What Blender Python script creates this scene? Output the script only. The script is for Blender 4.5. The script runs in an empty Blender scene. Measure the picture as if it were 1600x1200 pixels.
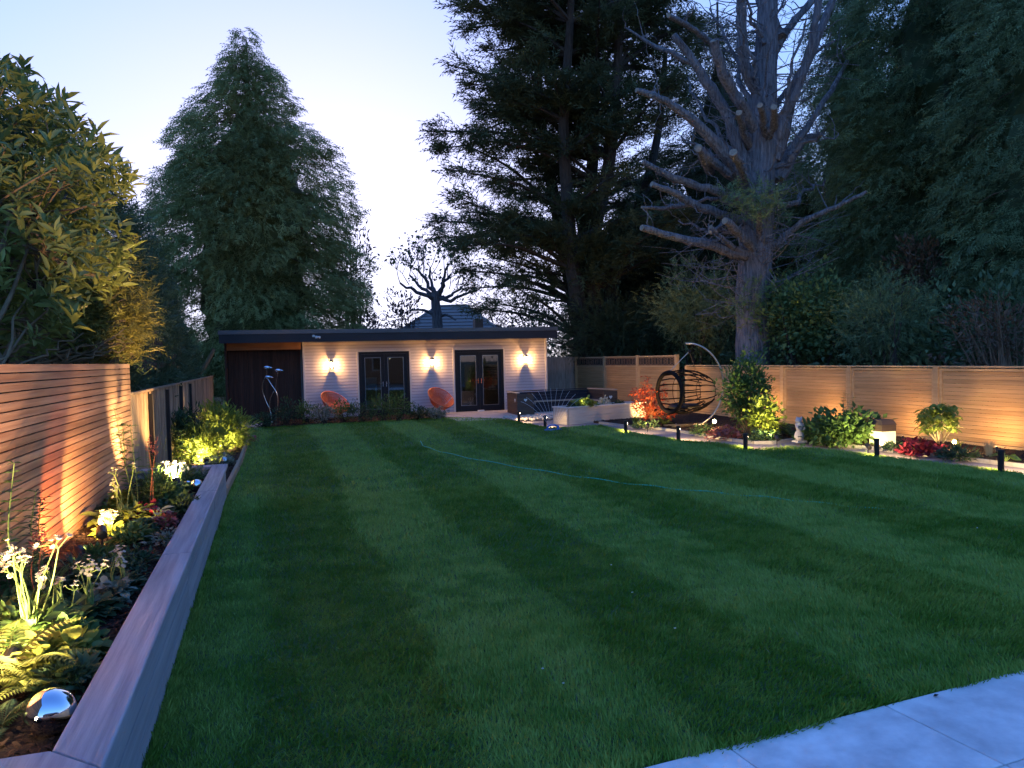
import bpy, math, random
import numpy as np
from mathutils import Matrix, Vector
SC = bpy.context.scene
COL = SC.collection
# ------------------------------------------------------------------ camera
F, EYE = 1200.0, 1.75                       # focal length in photo pixels (1600 wide), eye height
YAW, PITCH, ROLL = math.radians(17.5), -math.atan(41/1200), 0.024
cam_d = bpy.data.cameras.new('camera'); cam = bpy.data.objects.new('camera', cam_d); COL.objects.link(cam)
cam_d.sensor_width = 36; cam_d.lens = 36*F/1600; cam_d.clip_start = 0.05; cam_d.clip_end = 2000
cam.location = (0, 0, EYE)
cam.rotation_euler = (Matrix.Rotation(-YAW, 4, 'Z') @ Matrix.Rotation(math.pi/2+PITCH, 4, 'X') @ Matrix.Rotation(-ROLL, 4, 'Z')).to_euler()
SC.camera = cam
# ------------------------------------------------------------------ world: dusk sky, sun just gone
SUN_ROT = math.radians(4)
w = bpy.data.worlds.new('World'); SC.world = w; w.use_nodes = True
nt = w.node_tree; bg = nt.nodes['Background']
sky = nt.nodes.new('ShaderNodeTexSky'); sky.sky_type = 'NISHITA'; sky.sun_disc = False
sky.sun_elevation = math.radians(4); sky.sun_rotation = SUN_ROT
sky.air_density = 1.0; sky.dust_density = 0.75; sky.ozone_density = 5.4
# soft shoulder over the whole sky, as a camera sensor gives: c -> a c / (c + k)
_a = nt.nodes.new('ShaderNodeVectorMath'); _a.operation = 'ADD'; _a.inputs[1].default_value = (.58, 1.0, .9)
_d = nt.nodes.new('ShaderNodeVectorMath'); _d.operation = 'DIVIDE'
_s = nt.nodes.new('ShaderNodeVectorMath'); _s.operation = 'MULTIPLY'; _s.inputs[1].default_value = (1.50, 1.60, 2.15)
nt.links.new(sky.outputs[0], _a.inputs[0]); nt.links.new(sky.outputs[0], _d.inputs[0]); nt.links.new(_a.outputs[0], _d.inputs[1])
nt.links.new(_d.outputs[0], _s.inputs[0]); nt.links.new(_s.outputs[0], bg.inputs[0]); bg.inputs[1].default_value = 0.1
sun_d = bpy.data.lights.new('sun', 'SUN'); sun = bpy.data.objects.new('sun', sun_d); COL.objects.link(sun)
sun_d.energy = 0.01; sun_d.angle = math.radians(12); sun_d.color = (1, .8, .6)
sun.rotation_euler = Vector((-math.sin(SUN_ROT), -math.cos(SUN_ROT), -math.tan(math.radians(4)))).to_track_quat('-Z', 'Y').to_euler()
SC.view_settings.view_transform = 'Standard'; SC.view_settings.look = 'None'
SC.view_settings.gamma = 1; SC.view_settings.use_curve_mapping = False
SC.view_settings.exposure = 3.3
SC.render.engine = 'CYCLES'
SC.cycles.use_denoising = True
SC.cycles.max_bounces = 7; SC.cycles.diffuse_bounces = 3; SC.cycles.transparent_max_bounces = 8
SC.cycles.sample_clamp_indirect = 4.0

# ------------------------------------------------------------------ survey helpers: photo measurements -> points of the place
_fw = np.array([math.sin(YAW)*math.cos(PITCH), math.cos(YAW)*math.cos(PITCH), math.sin(PITCH)])
_r0 = np.array([math.cos(YAW), -math.sin(YAW), 0.]); _u0 = np.cross(_r0, _fw)
_rt = _r0*math.cos(ROLL)-_u0*math.sin(ROLL); _up = _r0*math.sin(ROLL)+_u0*math.cos(ROLL)
_C = np.array([0, 0, EYE])
def _ray(x, y): return _fw+_rt*(x-800)/F-_up*(y-600)/F
def at(x, y, d): return _C+_ray(x, y)*d
def gz(x, y, z=0.):
    r = _ray(x, y); return _C+r*((z-EYE)/r[2])
def gy(x, y, Y):
    r = _ray(x, y); return _C+r*(Y/r[1])
def gx(x, y, X):
    r = _ray(x, y); return _C+r*(X/r[0])
def A(*v): return np.array(v, float)
def unit(v):
    v = np.asarray(v, float); return v/(np.linalg.norm(v, axis=-1, keepdims=True)+1e-12)

# ------------------------------------------------------------------ mesh building
class MB:
    def __init__(s): s.v = []; s.f = []; s.t = []; s.n = 0
    def add(s, V, Fc, tint=None):
        V = np.asarray(V, float).reshape(-1, 3)
        s.v.append(V); s.f.extend([[i+s.n for i in f] for f in Fc]); s.n += len(V)
        s.t.append(np.full(len(V), .5 if tint is None else tint))
        return s
    def box(s, c, size, R=None, taper=1.0):
        x, y, z = [q/2 for q in size]; t = taper
        V = A(-x, -y, -z, x, -y, -z, x, y, -z, -x, y, -z, -x*t, -y*t, z, x*t, -y*t, z, x*t, y*t, z, -x*t, y*t, z).reshape(-1, 3)
        if R is not None: V = V @ np.array(R)[:3, :3].T
        return s.add(V+np.asarray(c, float), [(3, 2, 1, 0), (4, 5, 6, 7), (0, 1, 5, 4), (1, 2, 6, 5), (2, 3, 7, 6), (3, 0, 4, 7)])
    def bar(s, p, q, wd, th, upv=(0, 0, 1)):
        p, q = np.asarray(p, float), np.asarray(q, float); d = unit(q-p); sd = np.cross(d, upv)
        if np.linalg.norm(sd) < 1e-6: sd = A(1, 0, 0)
        sd = unit(sd); u = np.cross(sd, d); V = []
        for e in (p, q):
            for a, b in ((-1, -1), (1, -1), (1, 1), (-1, 1)): V.append(e+sd*a*wd/2+u*b*th/2)
        return s.add(V, [(3, 2, 1, 0), (4, 5, 6, 7), (0, 1, 5, 4), (1, 2, 6, 5), (2, 3, 7, 6), (3, 0, 4, 7)])
    def tube(s, P, R, n=6, cap=True, closed=False):
        P = np.asarray(P, float); k = len(P); R = np.broadcast_to(np.asarray(R, float), (k,))
        T = np.gradient(P, axis=0) if not closed else (np.roll(P, -1, 0)-np.roll(P, 1, 0)); T = unit(T)
        ref = A(0, 0, 1) if abs(T[0][2]) < .9 else A(1, 0, 0)
        N = np.zeros_like(P); N[0] = unit(np.cross(T[0], ref))
        for i in range(1, k):
            v = N[i-1]-T[i]*np.dot(N[i-1], T[i]); N[i] = unit(v)
        B = np.cross(T, N); a = np.arange(n)*2*math.pi/n
        V = P[:, None]+(N[:, None]*np.cos(a)[None, :, None]+B[:, None]*np.sin(a)[None, :, None])*R[:, None, None]
        Fc = []
        for i in range(k if closed else k-1):
            j = (i+1) % k
            for q in range(n): Fc.append((i*n+q, i*n+(q+1) % n, j*n+(q+1) % n, j*n+q))
        if cap and not closed: Fc += [tuple(range(n-1, -1, -1)), tuple((k-1)*n+q for q in range(n))]
        return s.add(V.reshape(-1, 3), Fc)
    def lathe(s, prof, n=16, c=(0, 0, 0), sx=1, sy=1):
        a = np.arange(n)*2*math.pi/n; V = []; k = len(prof)
        for r, z in prof:
            for q in a: V.append((r*math.cos(q)*sx+c[0], r*math.sin(q)*sy+c[1], z+c[2]))
        Fc = [(i*n+q, i*n+(q+1) % n, (i+1)*n+(q+1) % n, (i+1)*n+q) for i in range(k-1) for q in range(n)]
        Fc += [tuple(range(n-1, -1, -1)), tuple((k-1)*n+q for q in range(n))]
        return s.add(V, Fc)
    def prism(s, poly, z0, z1):
        k = len(poly); V = [(p[0], p[1], z0) for p in poly]+[(p[0], p[1], z1) for p in poly]
        return s.add(V, [tuple(range(k-1, -1, -1)), tuple(range(k, 2*k))]+[(i, (i+1) % k, k+(i+1) % k, k+i) for i in range(k)])
    def build(s, name, mat, parent=None, smooth=False, local=False, kind=None):
        me = bpy.data.meshes.new(name)
        V = np.concatenate(s.v)
        if parent is not None and not local: V = V-WL[parent.name]
        me.from_pydata(V.tolist(), [], s.f); me.materials.append(mat)
        if smooth: me.shade_smooth()
        at_ = me.attributes.new('tint', 'FLOAT', 'POINT'); at_.data.foreach_set('value', np.concatenate(s.t).astype(np.float32))
        return link(name, me, parent, kind)
WL = {}
def link(name, data, parent=None, kind=None, loc=None, rot=None, scale=None):
    o = bpy.data.objects.new(name, data); COL.objects.link(o)
    if parent is not None: o.parent = parent; WL[o.name] = WL[parent.name]
    else: WL[o.name] = A(0, 0, 0)
    if loc is not None: o.location = loc
    if rot is not None: o.rotation_euler = rot
    if scale is not None: o.scale = scale if hasattr(scale, '__len__') else (scale,)*3
    if kind: o['kind'] = kind
    return o
def thing(name, label, cat, loc=(0, 0, 0), group=None, rotz=0):
    o = bpy.data.objects.new(name, None); COL.objects.link(o); o.location = loc; o.empty_display_size = .1
    o.rotation_euler = (0, 0, rotz); WL[o.name] = A(*loc)
    return tag(o, label, cat, group)
def tag(o, label, cat, group=None):
    o['label'] = label; o['category'] = cat
    if group: o['group'] = group
    return o
def struct(o): o['kind'] = 'structure'; return o
def tri_mesh(name, V, T, tint, mat, parent=None, kind='stuff', local=False):
    """many triangles at once: V (n,3), T (m,3), tint (n,)"""
    V = np.asarray(V, np.float32)
    if parent is not None and not local: V = V-WL[parent.name].astype(np.float32)
    me = bpy.data.meshes.new(name); m = len(T)
    me.vertices.add(len(V)); me.vertices.foreach_set('co', np.ascontiguousarray(V, np.float32).ravel())
    me.loops.add(m*3); me.loops.foreach_set('vertex_index', np.ascontiguousarray(T, np.int32).ravel())
    me.polygons.add(m); me.polygons.foreach_set('loop_start', np.arange(0, 3*m, 3, dtype=np.int32))
    me.update(calc_edges=True)
    a = me.attributes.new('tint', 'FLOAT', 'POINT'); a.data.foreach_set('value', np.ascontiguousarray(tint, np.float32))
    me.materials.append(mat)
    return link(name, me, parent, kind)

# ------------------------------------------------------------------ leaf templates: columns along, across, normal
LEAF = (A(0, 0, 0, .4, .5, .06, 1, 0, -.1, .4, -.5, .06).reshape(-1, 3), [(0, 1, 2), (0, 2, 3)])
BROAD = (A(0, 0, 0, .18, .38, .07, .5, .5, .07, .82, .3, .0, 1, 0, -.12, .82, -.3, .0, .5, -.5, .07, .18, -.38, .07, .5, 0, .0).reshape(-1, 3),
         [(0, 1, 8), (1, 2, 8), (2, 3, 8), (3, 4, 8), (4, 5, 8), (5, 6, 8), (6, 7, 8), (7, 0, 8)])
def _frond(pairs=3, droop=.25):
    V = [(0, -.03, 0), (0, .03, 0), (.92, 0, -droop*.85)]; T = [(0, 1, 2)]
    for i in range(pairs):
        t = .12+.62*i/max(1, pairs-1); ln = .55*(1-.55*t)
        for s in (-1, 1):
            b = len(V); V += [(t-.04, 0, -droop*t*t), (t+.09, 0, -droop*t*t), (t+ln*.8, s*ln*.62, -droop*(t+ln*.6)**2-.03)]; T.append((b, b+1, b+2))
    return (A(*[c for v in V for c in v]).reshape(-1, 3), T)
FROND = _frond(3); FROND4 = _frond(5, .45)
def scatter(P, D, N, L, Wd, tm):
    V0, T0 = tm; n = len(P); D = unit(D); S = unit(np.cross(D, N)); N2 = np.cross(S, D)
    L = np.broadcast_to(L, (n,)); Wd = np.broadcast_to(Wd, (n,))
    V = (P[:, None]+D[:, None]*(V0[None, :, 0:1]*L[:, None, None])+S[:, None]*(V0[None, :, 1:2]*Wd[:, None, None])+N2[:, None]*(V0[None, :, 2:3]*L[:, None, None]))
    T = np.asarray(T0)[None]+(np.arange(n)*len(V0))[:, None, None]
    return V.reshape(-1, 3), T.reshape(-1, 3)
class Cloud:
    """collects many leaves, then builds one mesh"""
    def __init__(s): s.V = []; s.T = []; s.t = []; s.n = 0
    def add(s, P, D, N, L, Wd, tm, tint):
        if len(P) == 0: return
        V, T = scatter(P, D, N, L, Wd, tm); s.V.append(V); s.T.append(T+s.n); s.n += len(V)
        s.t.append(np.repeat(np.broadcast_to(tint, (len(P),)), len(tm[0])))
    def build(s, name, mat, parent=None, kind='stuff', local=False):
        return tri_mesh(name, np.concatenate(s.V), np.concatenate(s.T), np.concatenate(s.t), mat, parent, kind, local)

# ------------------------------------------------------------------ materials
def _mat(name):
    m = bpy.data.materials.new(name); m.use_nodes = True; n = m.node_tree
    return m, n, n.nodes['Principled BSDF']
def pmat(name, c1, c2=None, scale=(8, 8, 8), rough=.7, bump=.0, rand=.0, metal=0, spec=.3, detail=4, bscale=None, emit=None, c3=None):
    m, n, b = _mat(name); L = n.links
    b.inputs['Roughness'].default_value = rough; b.inputs['Metallic'].default_value = metal; b.inputs['Specular IOR Level'].default_value = spec
    if c2 is None: c2 = c1
    tc = n.nodes.new('ShaderNodeTexCoord'); mp = n.nodes.new('ShaderNodeMapping'); mp.inputs['Scale'].default_value = scale
    oi = n.nodes.new('ShaderNodeObjectInfo'); mu = n.nodes.new('ShaderNodeMath'); mu.operation = 'MULTIPLY'; mu.inputs[1].default_value = 57.0
    L.new(oi.outputs['Random'], mu.inputs[0]); L.new(tc.outputs['Object'], mp.inputs['Vector']); L.new(mu.outputs[0], mp.inputs['Location'])
    no = n.nodes.new('ShaderNodeTexNoise'); no.inputs['Scale'].default_value = 1; no.inputs['Detail'].default_value = detail; no.inputs['Roughness'].default_value = .6
    L.new(mp.outputs[0], no.inputs['Vector'])
    cr = n.nodes.new('ShaderNodeValToRGB'); e = cr.color_ramp.elements
    e[0].position = .3; e[1].position = .7; e[0].color = (*c1, 1); e[1].color = (*c2, 1)
    if c3 is not None:
        q = e.new(.82); q.color = (*c3, 1)
    L.new(no.outputs['Fac'], cr.inputs[0]); out = cr.outputs[0]
    if rand:
        hs = n.nodes.new('ShaderNodeHueSaturation'); mr = n.nodes.new('ShaderNodeMapRange')
        mr.inputs['To Min'].default_value = 1-rand; mr.inputs['To Max'].default_value = 1+rand
        L.new(oi.outputs['Random'], mr.inputs['Value']); L.new(mr.outputs[0], hs.inputs['Value']); L.new(out, hs.inputs['Color']); out = hs.outputs[0]
    L.new(out, b.inputs['Base Color'])
    if bump:
        bu = n.nodes.new('ShaderNodeBump'); bu.inputs['Strength'].default_value = bump; bu.inputs['Distance'].default_value = .02
        src = no
        if bscale:
            src = n.nodes.new('ShaderNodeTexNoise'); src.inputs['Scale'].default_value = bscale; src.inputs['Detail'].default_value = 5; L.new(tc.outputs['Object'], src.inputs['Vector'])
        L.new(src.outputs['Fac'], bu.inputs['Height']); L.new(bu.outputs[0], b.inputs['Normal'])
    return m
def leafmat(name, dark, light, trans=.25, rough=.55, spec=.25, third=None):
    """colour differs leaf by leaf through the 'tint' attribute"""
    m, n, b = _mat(name); L = n.links
    a = n.nodes.new('ShaderNodeAttribute'); a.attribute_name = 'tint'
    cr = n.nodes.new('ShaderNodeValToRGB'); e = cr.color_ramp.elements; e[0].color = (*dark, 1); e[1].color = (*light, 1)
    if third is not None:
        e[1].position = .8; q = e.new(1.0); q.color = (*third, 1)
    L.new(a.outputs['Fac'], cr.inputs[0]); L.new(cr.outputs[0], b.inputs['Base Color'])
    b.inputs['Roughness'].default_value = rough; b.inputs['Specular IOR Level'].default_value = spec
    tr = n.nodes.new('ShaderNodeBsdfTranslucent'); L.new(cr.outputs[0], tr.inputs['Color'])
    mx = n.nodes.new('ShaderNodeMixShader'); mx.inputs[0].default_value = trans
    L.new(b.outputs[0], mx.inputs[1]); L.new(tr.outputs[0], mx.inputs[2])
    L.new(mx.outputs[0], n.nodes['Material Output'].inputs['Surface'])
    return m
def emat(name, col, strength):
    m, n, b = _mat(name); b.inputs['Base Color'].default_value = (*[min(.8, c) for c in col], 1)
    b.inputs['Emission Color'].default_value = (*col, 1); b.inputs['Emission Strength'].default_value = strength
    return m
def glassmat(name, tint=(.75, .8, .82), refl=.10):
    m, n, b = _mat(name); L = n.links
    t = n.nodes.new('ShaderNodeBsdfTransparent'); t.inputs[0].default_value = (*tint, 1)
    g = n.nodes.new('ShaderNodeBsdfGlossy'); g.inputs['Roughness'].default_value = .02
    fr = n.nodes.new('ShaderNodeFresnel'); fr.inputs[0].default_value = 1.5
    ad = n.nodes.new('ShaderNodeMath'); ad.operation = 'ADD'; ad.inputs[1].default_value = refl-.04; ad.use_clamp = True
    L.new(fr.outputs[0], ad.inputs[0]); mx = n.nodes.new('ShaderNodeMixShader'); L.new(ad.outputs[0], mx.inputs[0])
    L.new(t.outputs[0], mx.inputs[1]); L.new(g.outputs[0], mx.inputs[2]); L.new(mx.outputs[0], n.nodes['Material Output'].inputs['Surface'])
    return m
M = {}
M['fence'] = pmat('fence_wood', (.37, .21, .09), (.52, .325, .155), (1.2, 2, 22), .65, .3, .10, detail=8)
M['fence_frame'] = pmat('fence_frame_wood', (.42, .27, .13), (.52, .36, .20), (3, 3, 20), .65, .15, .08)
M['cedar'] = pmat('cedar_slat', (.32, .15, .08), (.56, .32, .18), (1, 1.0, 30), .6, .3, .24, detail=8)
M['oldfence'] = pmat('weathered_fence_wood', (.20, .135, .085), (.36, .26, .17), (30, 2.5, 2.5), .85, .3, .22)
M['greyfence'] = pmat('grey_fence_board', (.28, .23, .19), (.46, .39, .33), (30, 30, 3), .85, .3, .18)
M['darkpost'] = pmat('dark_fence_post', (.018, .016, .016), (.04, .035, .03), (10, 10, 3), .8, .1)
M['clad'] = pmat('pale_cladding', (.46, .42, .46), (.54, .50, .54), (2, 2, 14), .55, .08)
M['trim'] = pmat('pale_trim', (.55, .52, .50), (.6, .57, .55), rough=.5)
M['fascia'] = pmat('dark_fascia', (.016, .015, .02), (.024, .022, .03), (2, 2, 8), .5, spec=.3)
M['fascia_lip'] = pmat('roof_edge_trim', (.05, .05, .06), (.07, .07, .085), (2, 2, 8), .35, spec=.6)
M['anth'] = pmat('anthracite_frame', (.008, .008, .012), (.012, .012, .017), rough=.5, spec=.25)
M['bead'] = pmat('glazing_bead', (.25, .25, .26), rough=.3, metal=.6)
M['steel'] = pmat('polished_steel', (.75, .75, .76), rough=.08, metal=1)
M['mirror'] = pmat('mirror_ball', (.85, .86, .88), rough=.02, metal=1)
M['brushed'] = pmat('brushed_steel', (.42, .38, .32), (.55, .50, .42), (20, 20, 20), .28, metal=1)
M['darkwood'] = pmat('dark_stained_board', (.030, .014, .010), (.075, .034, .022), (26, 26, 1.6), .75, .3, .3)
M['beam'] = pmat('orange_timber_beam', (.28, .12, .05), (.38, .18, .08), (1.5, 20, 20), .7, .2)
M['black'] = pmat('black_metal', (.012, .012, .014), rough=.45, spec=.4)
M['rattan'] = pmat('black_rattan', (.006, .005, .006), (.011, .010, .010), (60, 60, 60), .75, spec=.1)
M['bench'] = pmat('navy_black_board', (.018, .019, .028), (.035, .034, .045), (2, 2, 30), .55, .1, .12)
M['benchside'] = pmat('brown_bench_board', (.07, .045, .035), (.11, .075, .055), (2, 2, 30), .6, .12, .12)
M['benchtop'] = pmat('pale_bench_edge', (.42, .34, .26), (.5, .42, .33), (2, 2, 20), .6)
M['heart'] = pmat('white_heart', (.75, .75, .72), rough=.5)
M['planter'] = pmat('pale_sleeper', (.44, .37, .31), (.56, .48, .41), (2, 2, 25), .75, .2, .08)
M['coping'] = pmat('grey_painted_coping', (.17, .185, .21), (.36, .375, .41), (26, 1.1, 6), .5, .3, .06, spec=.4)
M['coping2'] = pmat('grey_painted_board', (.24, .25, .28), (.36, .37, .40), (6, 1.0, 22), .55, .3, .08, spec=.4, c3=(.45, .46, .48))
M['soil'] = pmat('bark_mulch', (.014, .008, .006), (.055, .028, .018), (38, 38, 38), .95, 1.0, detail=8, bscale=45)
M['soil'].node_tree.nodes['Bump'].inputs['Distance'].default_value = .03
M['chip'] = pmat('bark_chip', (.05, .022, .014), (.11, .055, .032), (20, 20, 20), .9, .3, .4)
M['path'] = pmat('resin_path', (.19, .155, .165), (.29, .24, .25), (70, 70, 70), .85, .25, detail=6)
M['slab'] = pmat('pale_porcelain_slab', (.50, .48, .50), (.88, .85, .85), (4.5, 4.5, 4.5), .5, .12, .06, detail=14, bscale=220)
M['grout'] = pmat('dark_grout', (.08, .085, .09), (.12, .125, .13), (40, 40, 40), .9)
M['terrace'] = pmat('sandstone_paver', (.40, .35, .32), (.52, .46, .43), (10, 10, 10), .7, .15, .1)
M['edging'] = pmat('pale_stone_edging', (.27, .25, .24), (.36, .34, .32), (20, 20, 20), .7, .15)
M['timber'] = pmat('timber_edging', (.28, .20, .13), (.38, .28, .19), (15, 2, 15), .8, .2)
M['cobble'] = pmat('river_cobble', (.28, .24, .21), (.42, .37, .33), (12, 12, 12), .6, .1, .35)
M['bark'] = pmat('grey_bark', (.07, .068, .078), (.30, .285, .305), (20, 20, 2.2), .95, 1.0, detail=10)
M['bark'].node_tree.nodes['Bump'].inputs['Distance'].default_value = .12
M['bark_dark'] = pmat('dark_bark', (.035, .027, .022), (.08, .062, .05), (14, 14, 3), .95, .8)
M['bark_warm'] = pmat('brown_bark', (.13, .085, .055), (.24, .165, .11), (14, 14, 4), .9, .5)
M['cutwood'] = pmat('sawn_wood', (.20, .165, .13), (.32, .27, .21), (20, 20, 20), .8)
M['stem'] = pmat('green_stem', (.16, .24, .06), (.22, .30, .09), rough=.6)
M['twig'] = pmat('pale_twig', (.14, .095, .055), (.22, .155, .09), rough=.8)
M['redstem'] = pmat('red_stem', (.24, .08, .04), (.34, .12, .06), rough=.6)
M['orange'] = pmat('orange_cord', (.52, .12, .05), (.62, .17, .08), rough=.5)
M['stone'] = pmat('pale_garden_stone', (.42, .40, .40), (.55, .52, .51), (30, 30, 30), .85, .3)
M['hose'] = pmat('green_hose', (.04, .42, .26), (.05, .48, .31), rough=.4)
M['blue'] = pmat('blue_plastic', (.05, .16, .5), (.06, .2, .58), rough=.35)
M['white'] = pmat('white_plastic', (.75, .75, .75), rough=.4)
M['petal'] = pmat('white_petal', (.75, .75, .7), rough=.6)
M['slate'] = pmat('slate_roof', (.20, .16, .145), (.28, .225, .20), (4, 4, 30), .7, .2)
M['brick'] = pmat('house_brick', (.20, .10, .07), (.28, .15, .10), (10, 10, 20), .85, .2)
M['interior'] = pmat('cabin_interior_plaster', (.16, .16, .17), rough=.8)
M['floorwood'] = pmat('cabin_floor', (.10, .07, .05), (.15, .11, .08), (2, 20, 2), .5)
M['fabric'] = pmat('pale_fabric', (.45, .55, .55), rough=.9)
M['tan'] = pmat('tan_cushion', (.40, .27, .16), rough=.9)
M['brass'] = pmat('brass', (.6, .42, .18), rough=.25, metal=1)
M['glass'] = glassmat('door_glass', (.6, .66, .68), .13)
M['lantern_glass'] = glassmat('lantern_glass', (.95, .95, .95), .05)
M['water'] = leafmat('water_jet', (.7, .75, .8), (.8, .85, .9), .5, .2, .5)
M['bulb'] = emat('warm_bulb', (1, .68, .30), 16)
M['lens'] = emat('spot_lens', (1, .80, .48), 12)
M['box_lit'] = emat('lit_diffuser', (1, .80, .46), .09)
M['leaf_conifer'] = leafmat('cypress_foliage', (.12, .145, .05), (.38, .42, .17), .3)
M['leaf_macro'] = leafmat('dark_cypress_foliage', (.042, .055, .026), (.14, .16, .07), .3)
M['leaf_right'] = leafmat('blue_green_conifer_foliage', (.065, .105, .045), (.25, .33, .15), .3)
M['leaf_hedge'] = leafmat('hedge_foliage', (.04, .07, .035), (.13, .185, .085))
M['leaf_hedge_lit'] = leafmat('warm_lit_hedge_foliage', (.13, .13, .03), (.32, .29, .07))  # warm lamp light on the hedge fringe is put into this leaf colour
M['leaf_laurel'] = leafmat('laurel_leaf', (.09, .12, .03), (.32, .35, .09), .3, .4, .4)
M['leaf_maple'] = leafmat('green_maple_leaf', (.09, .16, .06), (.20, .28, .10), .35)
M['leaf_dead'] = leafmat('brown_foliage', (.10, .065, .04), (.20, .13, .085))
M['leaf_pinkbush'] = leafmat('pinkish_far_leaf', (.10, .06, .06), (.17, .13, .10))
M['leaf_lime'] = leafmat('lime_leaf', (.15, .20, .03), (.30, .35, .07), .3)
M['leaf_mid'] = leafmat('mid_green_leaf', (.05, .11, .03), (.14, .22, .06), .3)
M['leaf_deep'] = leafmat('deep_green_leaf', (.025, .06, .03), (.07, .12, .05), .2)
M['leaf_silver'] = leafmat('silver_green_leaf', (.14, .18, .13), (.26, .30, .22), .2)
M['leaf_fern'] = leafmat('fern_frond', (.09, .13, .03), (.20, .23, .06), .3)
M['leaf_red'] = leafmat('scarlet_maple_leaf', (.42, .05, .025), (.75, .16, .05), .35)
M['leaf_burg'] = leafmat('burgundy_leaf', (.12, .012, .025), (.28, .03, .05), .2)
M['leaf_pink'] = leafmat('pink_red_leaf', (.20, .06, .06), (.34, .13, .11), .2)
M['leaf_grey'] = leafmat('grey_grass', (.16, .18, .16), (.28, .29, .25), .2)
M['leaf_flower'] = leafmat('cream_bract', (.45, .45, .36), (.68, .66, .52), .3)
M['leaf_blade'] = leafmat('lawn_blade', (.095, .215, .020), (.30, .42, .085), .2, .6, .2, third=(.16, .20, .10))
# ================================================================== THE SETTING
rng = np.random.default_rng(7)
def sheet(name, poly, z, mat, thick=0.0, parent=None):
    mb = MB()
    if thick: mb.prism(poly, z-thick, z)
    else: mb.add([(p[0], p[1], z) for p in poly], [tuple(range(len(poly)))])
    o = mb.build(name, mat, parent)
    return struct(o) if parent is None else o
M['ground'] = pmat('rough_ground', (.02, .03, .014), (.045, .05, .028), (3, 3, 3), .95, .4)
sheet('ground', [(-400, -400), (400, -400), (400, 400), (-400, 400)], -.03, M['ground'])
# -- path of bound gravel to the right of the lawn
path_o = sheet('path', [(4.6, 3.1), (11.55, 3.1), (11.55, 20.4), (11.4, 21.4), (5.2, 21.4), (4.9, 18)], 0.0, M['path'])
# -- lawn
edge_px = [(400, 671), (600, 660.5), (700, 654.5), (780, 656.5), (814, 663), (854, 671), (888, 670), (937, 667.5), (978, 678), (1027, 685), (1060, 690.5),
           (1112, 695), (1154, 702), (1180, 706), (1210, 704), (1240, 702), (1300, 707), (1365, 715), (1450, 726), (1560, 739), (1600, 745)]
lawn_edge = [gz(*p)[:2] for p in edge_px]
lawn_poly = [A(-.56, 2.70), A(-.53, 21.45)]+lawn_edge+[A(9.75, 5.5), A(9.9, 3.54)]
def subdivide(poly, step=.25):
    out = []
    for i in range(len(poly)):
        p, q = A(*poly[i]), A(*poly[(i+1) % len(poly)]); k = max(1, int(np.linalg.norm(q-p)/step))
        for j in range(k): out.append(p+(q-p)*j/k)
    return out
def inside(poly, P):
    poly = np.array(poly); x, y = P[:, 0], P[:, 1]; c = np.zeros(len(P), bool); j = len(poly)-1
    for i in range(len(poly)):
        xi, yi = poly[i]; xj, yj = poly[j]
        m = ((yi > y) != (yj > y)) & (x < (xj-xi)*(y-yi)/(yj-yi+1e-12)+xi); c ^= m; j = i
    return c
M['lawn_base'] = pmat('lawn_thatch', (.040, .085, .028), (.075, .135, .05), (9, 9, 9), .95, .6, detail=8, bscale=90)
lawn = sheet('lawn', lawn_poly, .02, M['lawn_base'], .06)
def vnoise(x, y, s):
    """smooth value noise"""
    r = np.random.default_rng(s); G = r.random((64, 64)); xi = np.floor(x).astype(int); yi = np.floor(y).astype(int); fx = x-xi; fy = y-yi
    fx = fx*fx*(3-2*fx); fy = fy*fy*(3-2*fy); g = lambda a, b: G[a % 64, b % 64]
    return (g(xi, yi)*(1-fx)+g(xi+1, yi)*fx)*(1-fy)+(g(xi, yi+1)*(1-fx)+g(xi+1, yi+1)*fx)*fy
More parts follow.
